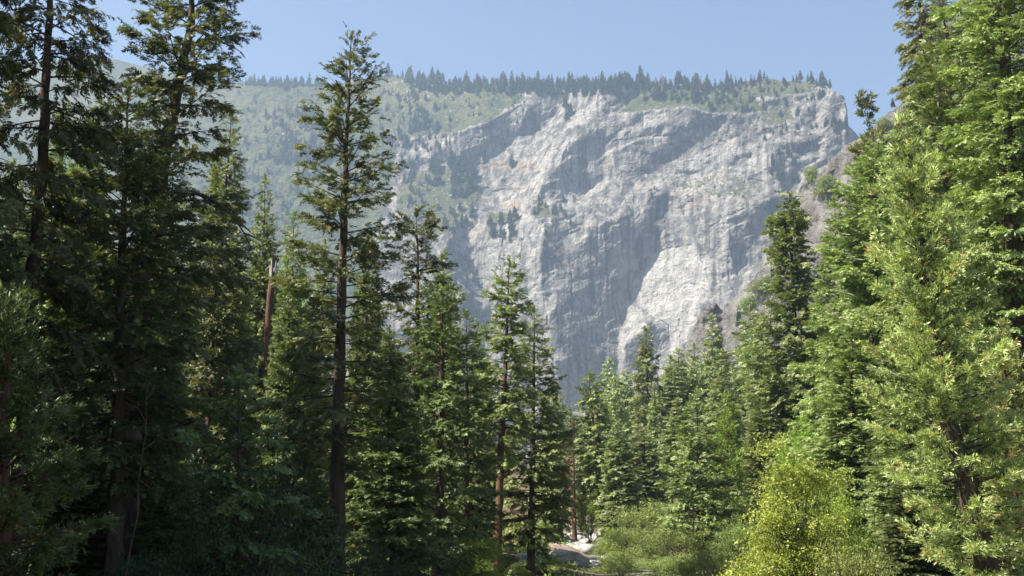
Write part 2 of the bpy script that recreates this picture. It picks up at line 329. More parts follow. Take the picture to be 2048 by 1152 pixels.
def build_mountain():
    xs = np.arange(PX0, PX1+1, PS); ys = np.arange(PY0, PY1+1, PS)
    X, Y = np.meshgrid(xs, ys)
    WX = X + 7*fbm(X/26, Y/26, 4, 3) + 3*fbm(X/7, Y/7, 2, 13); WY = Y + 7*fbm(X/26, Y/26, 4, 9) + 3*fbm(X/7, Y/7, 2, 19)
    fx = np.full(X.shape, -.38); fz = np.full(X.shape, .38)
    fx += .25*fbm(X/60, Y/60, 3, 60); fz += .2*fbm(X/60, Y/60, 3, 64)
    veg = np.zeros(X.shape); fresh = np.zeros(X.shape); rust = np.zeros(X.shape)
    for a, b, k, P in VG:
        m = poly_mask(P, WX, WY); fx[m] = a; fz[m] = b; veg[m] = k
    for a, b, P in LI:
        m = poly_mask(P, WX, WY); fx[m] = a; fz[m] = b; veg[m] = 0
    for a, b, P in SH:
        m = poly_mask(P, WX, WY); fx[m] = a; fz[m] = b; veg[m] = 0
    m = X > 1690; fx[m] = 1.2
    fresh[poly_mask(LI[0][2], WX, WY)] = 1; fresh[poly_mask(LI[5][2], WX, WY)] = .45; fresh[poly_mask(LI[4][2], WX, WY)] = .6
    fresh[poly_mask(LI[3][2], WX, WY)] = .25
    for P in RU: rust[poly_mask(P, WX, WY)] = 1
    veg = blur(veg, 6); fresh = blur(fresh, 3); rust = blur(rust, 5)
    h = poisson(blur(fx, 1), blur(-fz, 1), PS)            # in pixels; depth = exp(h / FPX)
    h = h - h[int((500-PY0)/PS), int((1300-PX0)/PS)]
    def samp(A, px, py):
        u = np.clip((px-PX0)/PS, 0, A.shape[1]-1.001); v = np.clip((py-PY0)/PS, 0, A.shape[0]-1.001)
        i = u.astype(int); j = v.astype(int); a = u-i; b = v-j
        return A[j, i]*(1-a)*(1-b)+A[j, i+1]*a*(1-b)+A[j+1, i]*(1-a)*b+A[j+1, i+1]*a*b
    def depth(px, py):
        px = np.asarray(px, float); py = np.asarray(py, float)
        q = px + 3*fbm(px/14, py/14, 3, 70); r = py + 3*fbm(px/14, py/14, 3, 75)
        d = 6*fbm(px/95, py/95, 4, 20)
        rc = 1-.7*np.clip(samp(veg, px, py), 0, 1)
        ca, sa = math.cos(.45), math.sin(.45); a_ = q*ca-r*sa; b_ = q*sa+r*ca
        dm = facet(px, py) + 2.4*lines(px, py) - 1.2*domes(a_/34, b_/15, 2) - .8*domes(q/13, r/11, 3)
        tt = (b_ + 16*fbm(px/70, py/40, 3, 80))/27.0; fr = tt-np.floor(tt)
        dm += 4.2*(np.where(fr < .82, fr/.82, (1-fr)/.18)-.5)*sstep(0, .3, fbm(px/90, py/60, 2, 85))*(1-.8*np.clip(samp(fresh, px, py), 0, 1))*(1-.6*sstep(.35, .6, samp(fx, px, py)))
        d = d - 3.2*np.clip(samp(veg, px, py), 0, 1)*(domes(q/9, r/6, 6)+.5*domes(q/4, r/3, 7)) + 8*np.clip(samp(veg, px, py), 0, 1)*np.abs(fbm((px+.5*py)/60, py/160, 3, 77))
        dm += .9*fbm(px/4.5, py/40, 3, 90) + 1.0*fbm(px/10, py/10, 4, 94, .6)
        return 2000.0*np.exp((samp(h, px, py) + d + rc*dm)/FPX)
    facet, crackf = facet_field(360, 1760, 90, 960, 1.0, [(105, 60, .5, .40, .36), (46, 21, .45, .46, .44), (18, 11, .6, .26, .30), (7.5, 6, .3, .15, .18)], 200,
                        lambda x, y: (1-.65*np.clip(samp(fresh, x, y), 0, 1))*(1-.62*sstep(.35, .6, samp(fx, x, y))))
    def lines(px, py):
        px = np.asarray(px, float); py = np.asarray(py, float); o = np.zeros(px.shape)
        q = px + 5*fbm(px/22, py/22, 3, 270); r = py + 5*fbm(px/22, py/22, 3, 275); wd = 1.5 + .9*fbm(px/30, py/30, 2, 280)
        for P in CRK:
            for (ax, ay), (bx, by) in zip(P[:-1], P[1:]):
                m = (q > min(ax, bx)-6) & (q < max(ax, bx)+6) & (r > min(ay, by)-6) & (r < max(ay, by)+6)
                if not m.any(): continue
                dx, dy = bx-ax, by-ay; t = np.clip(((q[m]-ax)*dx+(r[m]-ay)*dy)/(dx*dx+dy*dy), 0, 1)
                d = np.hypot(q[m]-ax-t*dx, r[m]-ay-t*dy); o[m] = np.maximum(o[m], np.clip(1.5-d/np.maximum(wd[m], .5), 0, 1))
        return o*sstep(-.25, .1, fbm(px/16, py/16, 3, 290))
    n_, m_ = 1180, 560
    cx = np.concatenate([np.linspace(PX0, 395, 140), np.linspace(396, 1730, n_), np.linspace(1735, PX1, 80)])
    t = np.concatenate([np.linspace(0, .8, m_), np.linspace(.803, 1, 40)])
    G, T = np.meshgrid(cx, t)
    S = np.interp(G, SKY_X, SKY_Y) + 1.8*fbm(G/12, G*0+3.3, 3, 30)
    GY = S + (1015-S)*T
    D = depth(G, GY); u, v, w_ = ray(G, GY); L = np.sqrt(u*u+v*v+w_*w_)
    Pm = np.stack([u/L*D, v/L*D, CAMZ+w_/L*D], -1)
    back = []                                              # plateau behind the rim
    top = Pm[0]; hd = np.stack([u[0], v[0]], -1); hd /= np.linalg.norm(hd, axis=1)[:, None]
    for q in (900, 500, 250, 120, 60, 25):
        b = top.copy(); b[:, :2] += hd*q; b[:, 2] += -0.02*q-1 + 0*q; back.append(b)
    Pm = np.concatenate([np.array(back), Pm], 0)
    ny, nx = Pm.shape[:2]; i = np.arange(nx*ny).reshape(ny, nx)
    F = np.stack([i[1:, :-1], i[1:, 1:], i[:-1, 1:], i[:-1, :-1]], -1).reshape(-1, 4)
    ex = lambda A: np.concatenate([np.repeat(samp(A, G[:1], GY[:1]), 6, 0), samp(A, G, GY)], 0).ravel()
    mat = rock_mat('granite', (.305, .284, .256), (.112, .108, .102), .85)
    ck = np.maximum(crackf(G, GY), lines(G, GY))*(1-np.clip(samp(veg, G, GY)*1.3, 0, 1)); ck = np.concatenate([np.zeros((6, ck.shape[1])), ck], 0).ravel()
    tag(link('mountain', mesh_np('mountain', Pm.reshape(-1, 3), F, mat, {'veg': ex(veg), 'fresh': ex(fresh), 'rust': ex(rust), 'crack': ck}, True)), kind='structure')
    def spot(px, py):
        D = float(depth(np.array([px]), np.array([py]))[0]); u, v, w_ = ray(px, py); L = math.sqrt(u*u+v*v+w_*w_)
        return (float(u/L*D), float(v/L*D), float(CAMZ+w_/L*D)), D
    return spot

RX = [1180, 1290, 1330, 1356, 1378, 1405, 1432, 1445, 1475, 1505, 1540, 1560, 1580, 1600, 1640, 1690, 1740, 1765, 1800, 1830, 1862, 1900, 1960, 2060, 2300, 2700]
RY = [860, 770, 745, 715, 680, 620, 604, 622, 590, 556, 515, 468, 425, 376, 345, 292, 262, 236, 208, 190, 120, 30, -60, -140, -260, -300]
def build_ridge():
    def depth(px, py):
        px = np.asarray(px, float); py = np.asarray(py, float)
        q = px + 4*fbm(px/20, py/20, 3, 170); r = py + 4*fbm(px/20, py/20, 3, 175)
        s = np.interp(px, RX, RY)
        base = math.log(620.) - .25*(px-1500)/FPX - .55*(py-s)/FPX
        ca, sa = math.cos(.7), math.sin(.7); a_ = q*ca-r*sa; b_ = q*sa+r*ca
        d = 14*fbm(px/110, py/110, 4, 120) - 6*domes(a_/90, b_/55, 11) - 3*domes(a_/36, b_/26, 12) + rfac(px, py)
        d += 2.2*fbm(px/9, py/12, 4, 194, .6)
        return np.exp(base + d/FPX)
    rfac, rcrk = facet_field(1160, 2140, 100, 900, 1.25, [(120, 70, .9, .5, .5), (46, 26, .8, .55, .5), (20, 14, .7, .5, .5), (9, 8, .3, .4, .4)], 300)
    cx = np.concatenate([np.linspace(1180, 1800, 520), np.linspace(1802, 2700, 330)]); t = np.linspace(0, 1, 420)**1.15
    G, T = np.meshgrid(cx, t)
    S = np.interp(G, RX, RY) + 5*fbm(G/16, G*0+1.7, 4, 130, .6); GY = S + (1030-S)*T
    D = depth(G, GY); u, v, w_ = ray(G, GY); L = np.sqrt(u*u+v*v+w_*w_)
    Pm = np.stack([u/L*D, v/L*D, CAMZ+w_/L*D], -1); back = []
    for q in (300, 120, 50, 20, 8):
        b = Pm[0].copy(); b[:, 1] += q; b[:, 0] += .25*q; b[:, 2] += -0.1*q; back.append(b)
    Pm = np.concatenate([np.array(back), Pm], 0)
    ny, nx = Pm.shape[:2]; i = np.arange(nx*ny).reshape(ny, nx)
    F = np.stack([i[1:, :-1], i[1:, 1:], i[:-1, 1:], i[:-1, :-1]], -1).reshape(-1, 4)
    vg = np.clip(.25 + .6*fbm(G/40, GY/40, 3, 140) + .25*sstep(620, 760, GY), 0, .6); vg = np.concatenate([np.repeat(vg[:1], 5, 0), vg], 0).ravel()
    mat = rock_mat('brown_granite', (.185, .175, .163), (.10, .095, .09), .45, 3.0)
    ck = rcrk(G, GY); ck = np.concatenate([np.zeros((5, ck.shape[1])), ck], 0).ravel()
    tag(link('rocky_ridge', mesh_np('rocky_ridge', Pm.reshape(-1, 3), F, mat, {'veg': vg, 'fresh': vg*0, 'rust': vg*0, 'crack': ck}, True)), kind='structure')
    def spot(px, py):
        D = float(depth(np.array([px]), np.array([py]))[0]); u, v, w_ = ray(px, py); L = math.sqrt(u*u+v*v+w_*w_)
        return (float(u/L*D), float(v/L*D), float(CAMZ+w_/L*D)), D
    return spot

def build_haze(HAZE_TOP):
    x0, x1, y0, y1, z0, z1 = -4600, 4600, -200, 6400, -8.0, HAZE_TOP
    V = np.array([(x, y, z) for z in (z0, z1) for y in (y0, y1) for x in (x0, x1)])
    F = np.array([(0, 2, 3, 1), (4, 5, 7, 6), (0, 1, 5, 4), (2, 6, 7, 3), (0, 4, 6, 2), (1, 3, 7, 5)])
    m = M('valley_haze'); v = m.n('ShaderNodeVolumePrincipled')
    v.inputs['Color'].default_value = (.56, .75, 1.0, 1); v.inputs['Density'].default_value = HAZE; v.inputs['Anisotropy'].default_value = .35
    m.l(v.outputs[0], m.out.inputs['Volume'])
    tag(link('haze', mesh_np('haze', V, F, m.m)), kind='stuff')
HAZE = 0.5/3250
build_ground(); spot_m = build_mountain(); spot_r = build_ridge()
# ------------------------------------------------------------------ foliage templates: (quads, 4, 3), x along the spray, y across, z up
def kite(b, t, wd, side):
    b = np.array(b, float); t = np.array(t, float); s = np.array(side, float); m = b+(t-b)*.45
    return [b, m+s*wd, t, m-s*wd]
def fir_spray(r, n=11, wd=.052, ln=.38):
    Q = [kite((.0, 0, 0), (1.02, 0, -.12), wd*.8, (0, 1, 0))]
    for i in range(n):
        x = .06+.86*i/n
        for sg in (-1, 1):
            a = R_(r.uniform(38, 62)); l = ln*(1.05-.7*x)*r.uniform(.75, 1.15)
            b = (x, 0, -.12*x*x); z = r.uniform(-.14, .10)
            Q.append(kite(b, (x+l*math.cos(a), sg*l*math.sin(a), -.12*x*x+z), wd*r.uniform(.8, 1.2), (math.sin(a)*.7, -sg*math.cos(a)*.7, r.uniform(-.7, .7))))
    return np.array(Q)
def tuft(r, n=15, wd=.07, cone=65, jit=.12):
    Q = []
    for i in range(n):
        a = r.uniform(0, 6.283); e = R_(cone)*math.sqrt(r.uniform(0, 1)); l = r.uniform(.55, 1.0)
        d = np.array([math.cos(e), math.sin(e)*math.cos(a), math.sin(e)*math.sin(a)])
        b = r.uniform(-jit, jit, 3)+np.array([.12, 0, 0]); s = np.cross(d, r.normal(size=3)); s /= np.linalg.norm(s)+1e-9
        Q.append(kite(b, b+d*l, wd*r.uniform(.8, 1.25), s))
    return np.array(Q)
def fan(r, n=17, wd=.052):
    """flat incense-cedar fan: short twig tips forking off three ribs, a little twisted"""
    Q = []
    for i in range(n):
        rib = R_((-34, 0, 34)[i % 3]+r.uniform(-8, 8)); q = r.uniform(.05, .72); a = rib+R_(r.uniform(-48, 48)); l = r.uniform(.24, .42)
        b = np.array([q*math.cos(rib), q*math.sin(rib), r.uniform(-.06, .06)]); tw = r.uniform(-.12, .12)
        Q.append(kite(b, b+np.array([l*math.cos(a), l*math.sin(a), tw]), wd*r.uniform(.8, 1.25), (-math.sin(a)*.8, math.cos(a)*.8, r.uniform(-.8, .8))))
    return np.array(Q)
def leaves(r, n=12, sz=.34):
    Q = []
    for i in range(n):
        c = r.normal(size=3)*np.array([.42, .42, .3]); d = r.normal(size=3); d[2] -= .5; d /= np.linalg.norm(d)
        s = np.cross(d, r.normal(size=3)+np.array([0, 0, 1.2])); s /= np.linalg.norm(s)+1e-9; k = sz*r.uniform(.7, 1.25)
        Q.append(kite(c-d*k*.5, c+d*k*.5, k*.33, s))
    return np.array(Q)
_r = np.random.default_rng(11)
TPL = {
 'fir': [fir_spray(_r) for _ in range(4)],
 'firc': [fir_spray(_r, 8, .075, .44) for _ in range(4)],        # coarser, for trees farther off
 'tuft': [tuft(_r) for _ in range(4)],
 'tuftc': [tuft(_r, 9, .12) for _ in range(4)],
 'fan': [fan(_r) for _ in range(5)] + [tuft(_r, 12, .05, 55) for _ in range(2)],
 'leaf': [leaves(_r) for _ in range(4)],
 'leafc': [leaves(_r, 8, .5) for _ in range(4)],
}
def nrm(a): return a/(np.linalg.norm(a, axis=-1, keepdims=True)+1e-9)
def sprays(r, kind, O, A, N, S, tint):
    """place one spray per row of O with axis A, up N and size S -> vertices, tint"""
    A = nrm(A); Lt = nrm(np.cross(N, A)); N = np.cross(A, Lt); Vs = []; Ts = []
    tp = TPL[kind]; pick = r.integers(0, len(tp), len(O))
    for k, T in enumerate(tp):
        m = pick == k
        if not m.any(): continue
        B = np.stack([A[m], Lt[m], N[m]], 1)*S[m][:, None, None]
        V = np.einsum('qvc,mcd->mqvd', T, B)+O[m][:, None, None, :]
        q = T.shape[0]
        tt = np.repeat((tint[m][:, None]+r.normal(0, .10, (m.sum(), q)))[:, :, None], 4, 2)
        Vs.append(V.reshape(-1, 3)); Ts.append(tt.reshape(-1))
    return np.concatenate(Vs), np.clip(np.concatenate(Ts), 0, 1)
def tubes(P, Rd, n=5):
    """P: (m, k, 3) polylines, Rd: (m, k) radii -> V, F (open tubes, closed at the tip by taper)"""
    m, k, _ = P.shape
    T = np.gradient(P, axis=1); T = nrm(T); ref = np.where(np.abs(T[..., 2:3]) > .9, np.array([1., 0, 0]), np.array([0, 0, 1.]))
    U = nrm(np.cross(T, ref)); W = np.cross(T, U); a = np.arange(n)*2*np.pi/n
    V = P[:, :, None]+Rd[:, :, None, None]*(np.cos(a)[:, None]*U[:, :, None]+np.sin(a)[:, None]*W[:, :, None])
    i = np.arange(m*k*n).reshape(m, k, n); j = np.roll(i, -1, 2)
    F = np.stack([i[:, :-1], j[:, :-1], j[:, 1:], i[:, 1:]], -1).reshape(-1, 4)
    return V.reshape(-1, 3), F
def quads(V): return np.arange(len(V), dtype=np.int32).reshape(-1, 4)

# ------------------------------------------------------------------ materials
MAT = dict(
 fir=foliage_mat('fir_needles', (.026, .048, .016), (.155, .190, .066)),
 firlit=foliage_mat('sunlit_fir_needles', (.058, .094, .028), (.265, .318, .112)),  # lit copy of the fir needles, sun brightness put into the colour
 midfir=foliage_mat('hazy_fir_needles', (.080, .116, .042), (.310, .355, .150)),  # fir needles paled further, sun and haze put into the colour
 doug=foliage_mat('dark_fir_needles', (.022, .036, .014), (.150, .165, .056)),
 cedar=foliage_mat('cedar_sprays', (.046, .068, .024), (.425, .485, .185), old=(.34, .22, .09)),
 cedardark=foliage_mat('shaded_cedar_sprays', (.034, .064, .024), (.145, .215, .070)),  # darker copy of the cedar, left bank shade put into the colour
 young=foliage_mat('young_conifer_needles', (.070, .135, .020), (.28, .39, .085), .38),
 pine=foliage_mat('pine_needles', (.050, .064, .020), (.20, .205, .070)),
 maple=foliage_mat('bright_leaves', (.075, .14, .016), (.28, .37, .06), .42),
 yellow=foliage_mat('yellowing_leaves', (.075, .120, .018), (.47, .53, .12), .42),
 shrub=foliage_mat('shrub_leaves', (.065, .105, .024), (.285, .335, .105), .36),
 teal=foliage_mat('shaded_leaves', (.014, .034, .016), (.045, .085, .038), .3),  # leaf colour darkened to carry the deep shade under the trees
 dead=foliage_mat('dead_needles', (.12, .055, .03), (.30, .15, .085), .1),
 far=foliage_mat('distant_needles', (.020, .036, .016), (.060, .080, .028), .15, .3),
 fardead=foliage_mat('distant_dead_needles', (.14, .07, .045), (.30, .16, .10), .1, .2),
 bark=bark_mat('fir_bark', (.045, .034, .026), (.12, .092, .07)),
 redbark=bark_mat('cedar_bark', (.06, .036, .024), (.17, .105, .07)),
 greybark=bark_mat('grey_bark', (.09, .08, .07), (.24, .215, .19)),
 pale=bark_mat('bleached_wood', (.22, .20, .17), (.50, .46, .40)),
)
LEFT = 'shaded conifers on the left bank'; BACK = 'sunlit conifers behind the left bank'; MID = 'conifers beside the creek'; RIGHT = 'conifers on the right bank'
# per kind: branches per metre, angle at crown foot / top, sag, fan width, bare inner part, spray kind, spray hang
KIND = dict(
 fir=dict(bpm=9.0, e=(-14, 38), k=(-.05, -.02), wid=.46, s0=.12, sp='fir', hang=.25, lv=.72, dens=2.2, up=.6),
 droop=dict(bpm=6.5, e=(-22, 25), k=(-.22, -.12), wid=.36, s0=.18, sp='fir', hang=.6, lv=.70, dens=2.4, up=.4),
 doug=dict(bpm=4.6, e=(-16, 42), k=(.06, -.05), wid=.40, s0=.26, sp='fir', hang=.28, lv=.50, dens=2.3, up=.2, clump=True),
 cedar=dict(bpm=8.0, e=(-12, 48), k=(.16, .02), wid=.34, s0=.30, sp='fan', hang=-.10, lv=.55, dens=1.55, up=.0, clump=True, tv=.26, cl=.62),
 pine=dict(bpm=3.4, e=(-10, 40), k=(.10, .0), wid=.30, s0=.50, sp='tuft', hang=-.2, lv=.55, dens=1.8, up=.0, clump=True),
)
def conifer(seed, kind, H, prof, r0, spray, path=None, z0=None, mul=1.0, fmat='fir', bmat='bark', limb=None, dens=1.0, wr=1.0):
    """prof: [(z, radius)] of the crown, rising; path: [(z, dx, dy)] of the trunk axis; spray: spray length in metres.
    returns two meshes: trunk with its limbs, crown"""
    r = np.random.default_rng(seed); K = dict(KIND[kind]); K.update(limb or {})
    pz = np.array([p[0] for p in prof]); pr = np.array([p[1] for p in prof]); zl, zt = pz[0], H
    if path is None: path = [(0, 0, 0), (H*.5, r.normal()*.004*H, r.normal()*.004*H), (H, 0, 0)]
    tz = np.array([p[0] for p in path]); tx = np.array([p[1] for p in path]); ty = np.array([p[2] for p in path])
    zs = np.linspace(-.8, H, 40); sx = np.interp(zs, tz, tx); sy = np.interp(zs, tz, ty)
    for _ in range(2): sx[1:-1] = (sx[:-2]+2*sx[1:-1]+sx[2:])/4
    ax = lambda z: np.stack([np.interp(z, zs, sx), np.interp(z, zs, sy), z], -1)
    rad = lambda z: r0*(np.clip(1-z/H, 0, 1)**.85*.98+.02)+r0*.55*np.exp(-np.clip(z+.3, 0, None)/(r0*2.2))
    P = ax(zs)[None]; P[:, :, :2] += .05*r0*r.normal(size=(1, 40, 2))
    V, F = tubes(P, rad(zs)[None], 10); V[:, :2] += (V[:, :2]-np.repeat(P[0, :, :2], 10, 0))*(.10*r.normal(size=(len(V), 1)))
    tV, tF = V, F
    # branches
    n = int(K['bpm']*mul*(zt-zl)); z = zl+(zt-zl)*np.linspace(.0, .992, n)**1.0+r.normal(0, .12, n)
    if kind in ('fir', 'pine'): z = .55*z+.45*(np.round(z/.75)*.75+r.normal(0, .05, n))
    z = np.clip(z, zl, H*.995); t = (z-zl)/(zt-zl)
    az = np.arange(n)*2.39996+r.normal(0, .45, n)
    L = np.interp(z, pz, pr)*wr*r.uniform(K['lv'], 1.10, n)+.15
    e = np.radians(K['e'][0]+(K['e'][1]-K['e'][0])*t**.9+r.normal(0, 7, n)); k = K['k'][0]+(K['k'][1]-K['k'][0])*t+r.normal(0, .03, n)
    dh = np.stack([np.cos(az), np.sin(az), 0*az], -1); sd_ = np.stack([-np.sin(az), np.cos(az), 0*az], -1); B0 = ax(z)
    wob = r.normal(0, .05, n)
    def pos(i, s):
        s = s[:, None]; l = L[i][:, None]; c = np.cos(e[i])[:, None]; q = np.sin(e[i])[:, None]
        return B0[i]+l*(s*c*dh[i]+wob[i][:, None]*s*s*sd_[i])+np.array([0, 0, 1.])*l*(s*q+k[i][:, None]*s*s)
    def tan(i, s):
        s = s[:, None]; c = np.cos(e[i])[:, None]; q = np.sin(e[i])[:, None]
        return nrm(c*dh[i]+2*wob[i][:, None]*s*sd_[i]+np.array([0, 0, 1.])*(q+2*k[i][:, None]*s))
    big = np.where(L > .25)[0]; ss = np.linspace(0, .97, 6)
    BP = np.stack([pos(big, np.full(len(big), s)) for s in ss], 1)
    br = np.minimum(.011*L[big]+.012, rad(z[big])*.6)[:, None]*(1.05-ss)[None]
    bV, bF = tubes(BP, br, 4)
    # sprays
    nf = np.maximum(2, (K['dens']*dens*(1.6*L/spray+1.5*L*L*K['wid']/(spray*spray))).astype(int)); nf = np.minimum(nf, 300)
    i = np.repeat(np.arange(n), nf); m = len(i); u = r.uniform(0, 1, m); s0 = K['s0']*np.clip(1.25-t[i], .1, 1)
    if K.get('clump'):
        nc = np.maximum(2, (L*K.get('cl', 1.0)/spray).astype(int)); c = (r.integers(0, 1000, m) % nc[i]+.5)/nc[i]
        s = s0+(1-s0)*np.clip(c+r.normal(0, .28, m)/nc[i], 0, 1)
        side = np.where((r.integers(0, 1000, m)+(c*17).astype(int)) % 2, 1., -1.)
        q = np.abs(r.normal(0, .42, m)); pj = r.normal(0, .16*spray, (m, 3))
    else:
        s = s0+(1-s0)*u**.75; side = np.where(r.uniform(size=m) < .5, -1., 1.); q = r.uniform(0, 1, m); pj = r.normal(0, .07*spray, (m, 3))
    w_ = K['wid']*L[i]*np.clip(1.06-s, 0, 1)**.8*np.clip((s-s0)/.2+.35, 0, 1); off = side*q*w_
    O = pos(i, s)+off[:, None]*sd_[i]+pj; O[:, 2] += -.12*np.abs(off)+(r.uniform(-.5, 1, m)*K['up']*.12*spray)
    A = tan(i, s)*.85+sd_[i]*(side*(.25+.75*q))[:, None]+np.array([0, 0, 1.])*(-K['hang']+r.normal(0, .22, m))[:, None]+r.normal(0, .18, (m, 3))
    N = np.array([0, 0, 1.])+r.normal(0, .45 if K['sp'] != 'fan' else .9, (m, 3))
    S = spray*r.uniform(.65, 1.2, m)*np.clip(.55+.5*L[i]/(spray*1.6), .5, 1.0)
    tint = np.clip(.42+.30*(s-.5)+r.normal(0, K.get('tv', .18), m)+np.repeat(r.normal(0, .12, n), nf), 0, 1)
    sp = K['sp'] + ('c' if spray > .95 and K['sp']+'c' in TPL else '')
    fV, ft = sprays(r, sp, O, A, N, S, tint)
    # leader
    lv = np.array([[0, 0, H]]); lO = np.repeat(ax(np.array([H*.985])), 5, 0); lA = np.array([0, 0, 1.])+r.normal(0, .35, (5, 3)); lA[0] = (0, 0, 1)
    v2, t2 = sprays(r, sp, lO, lA, r.normal(size=(5, 3)), np.full(5, spray*.8), np.full(5, .5))
    fV = np.concatenate([fV, v2]); ft = np.concatenate([ft, t2])
    return mesh_np('trunk', np.concatenate([tV, bV]), np.concatenate([tF, bF+len(tV)]), MAT[bmat], None, True), mesh_np('crown', fV, quads(fV), MAT[fmat], {'tint': ft})

def broadleaf(seed, H, Rc, zc0, spray, fmat='maple', bmat='greybark', nst=4, dens=1.0, flat=.8):
    """several stems forking into an uneven crown of leaf clumps"""
    r = np.random.default_rng(seed); st = []; tips = []
    for q in range(nst):
        a = 6.283*q/nst+r.normal(0, .4); reach = Rc*r.uniform(.25, .6); h = H*r.uniform(.7, .92)
        s = np.linspace(0, 1, 7)
        st.append(np.stack([np.cos(a)*reach*s**1.4, np.sin(a)*reach*s**1.4, h*s-.3*(s == 0)], -1)+r.normal(0, .02*H, (7, 3))*s[:, None])
    st = np.array(st); rad = (.022*H*(1.05-np.linspace(0, 1, 7)))[None].repeat(nst, 0)*r.uniform(.6, 1, (nst, 1))
    tV, tF = tubes(st, rad, 6)
    nb = int(16*nst); bi = r.integers(0, nst, nb); bs = r.uniform(.3, .95, nb); k = (bs*6).astype(int); b0 = st[bi, k]
    nc = nb; ph = r.uniform(0, 6.283, nc); ct = r.uniform(-.75, 1, nc); rr = r.uniform(.45, 1.0, nc)**.6*r.uniform(.78, 1.12, nc)*(1+.55*perlin(ph*.95+seed, ct*1.6+3.7, 7))
    zc = zc0+(H-zc0)*.48; hz = (H-zc0)*.5
    tipp = np.stack([np.cos(ph)*np.sqrt(1-ct*ct)*Rc*rr, np.sin(ph)*np.sqrt(1-ct*ct)*Rc*rr, zc+ct*hz*rr], -1)
    s = np.linspace(0, 1, 5)[None, :, None]; BP = b0[:, None]*(1-s)+tipp[:, None]*s; BP[:, :, 2] -= (.08*Rc*np.sin(np.pi*s[..., 0]))
    bV, bF = tubes(BP, (.006*H*(1.1-np.linspace(0, 1, 5)))[None].repeat(nb, 0), 4)
    per = int(26*dens); i = np.repeat(np.arange(nc), per); m = len(i); cs = Rc*.30*r.uniform(.7, 1.3, nc)
    O = tipp[i]+r.normal(size=(m, 3))*cs[i][:, None]*np.array([.62, .62, .62*flat*.7]); ex = r.normal(size=(m, 3))
    tint = np.clip(.42+r.normal(0, .17, m)+r.normal(0, .12, nc)[i], 0, 1)
    fV, ft = sprays(r, 'leafc' if spray > .8 else 'leaf', O, ex, np.array([0, 0, 1.])+r.normal(0, .5, (m, 3)), spray*r.uniform(.7, 1.2, m), tint)
    return mesh_np('trunk', np.concatenate([tV, bV]), np.concatenate([tF, bF+len(tV)]), MAT[bmat], None, True), mesh_np('crown', fV, quads(fV), MAT[fmat], {'tint': ft})

def far_conifer(seed, H, Rr, fmat, n=90, foot=.12):
    r = np.random.default_rng(seed); z = H*(foot+(.98-foot)*r.uniform(0, 1, n)**1.15); L = Rr*(1.02-z/H)**.8*r.uniform(.5, 1.15, n)
    a = r.uniform(0, 6.283, n); O = np.stack([np.cos(a)*L*.25, np.sin(a)*L*.25, z], -1)
    A = np.stack([np.cos(a), np.sin(a), -.25+r.normal(0, .2, n)], -1)
    fV, ft = sprays(r, 'tuftc', O, A, r.normal(size=(n, 3)), L*1.0+.03*H, r.uniform(0, .9, n))
    P = np.array([[[0, 0, -.04*H], [0, 0, H*.5], [0, 0, H]]]); tV, tF = tubes(P, np.array([[.014*H, .009*H, .002*H]]), 4)
    V = np.concatenate([fV, tV]); F = np.concatenate([quads(fV), tF+len(fV)])
    return mesh_np('far_conifer', V, F, [MAT[fmat], MAT['bark']], {'tint': np.concatenate([ft, np.zeros(len(tV))])}, False, np.concatenate([np.zeros(len(fV)//4), np.ones(len(tF))]))

NAMES = {'fir': 'fir_tree', 'droop': 'fir_tree', 'doug': 'fir_tree', 'cedar': 'cedar_tree', 'pine': 'pine_tree', 'leaf': 'leafy_tree', 'bush': 'shrub'}
def tree_obj(kind, meshes, loc, rz, scale, label, cat='tree', group=None):
    o = link(NAMES[kind], None, None, loc); o.empty_display_size = 1; o.rotation_euler = (0, 0, rz); o.scale = scale
    tag(o, label, cat, group)
    for nm, me in zip(('trunk', 'crown'), meshes): link(nm, me, o)
    return o
def base_of(pxt, pyt, d):
    X, Y, Z = at(pxt, pyt, d); return X, Y, Z
def unique(label, kind, d, line, prof, seed, spray, r0, group=None, cat='tree', rz=0.0, **kw):
    """line: pixel polyline of the trunk, top first; prof: [(py, half width px)], top first"""
    if group == RIGHT and d < 100: d *= 1.38; r0 *= 1.3
    pts = [at(px, py, d) for px, py in line]; top = pts[0]
    xb, zb = pts[-1][0], pts[-1][2]; g = gz(xb, d)
    if len(pts) > 1 and zb > g+.5:
        x2, z2 = pts[-2][0], pts[-2][2]; xb = xb+(xb-x2)/(zb-z2)*(g-zb)*.8; g = gz(xb, d)
    H = top[2]-g; path = [(0, 0, 0)]+[(p[2]-g, p[0]-xb, 0) for p in reversed(pts) if p[2]-g > .5]
    pr = sorted((max(.5, at(1024, py, d)[2]-g), hw/FPX*d) for py, hw in prof)
    ms = conifer(seed, kind, H, pr, r0, spray, path=path, **kw)
    return tree_obj(kind, ms, (xb, d, g), rz, (1, 1, 1), label, cat, group), H
PROTO = {}
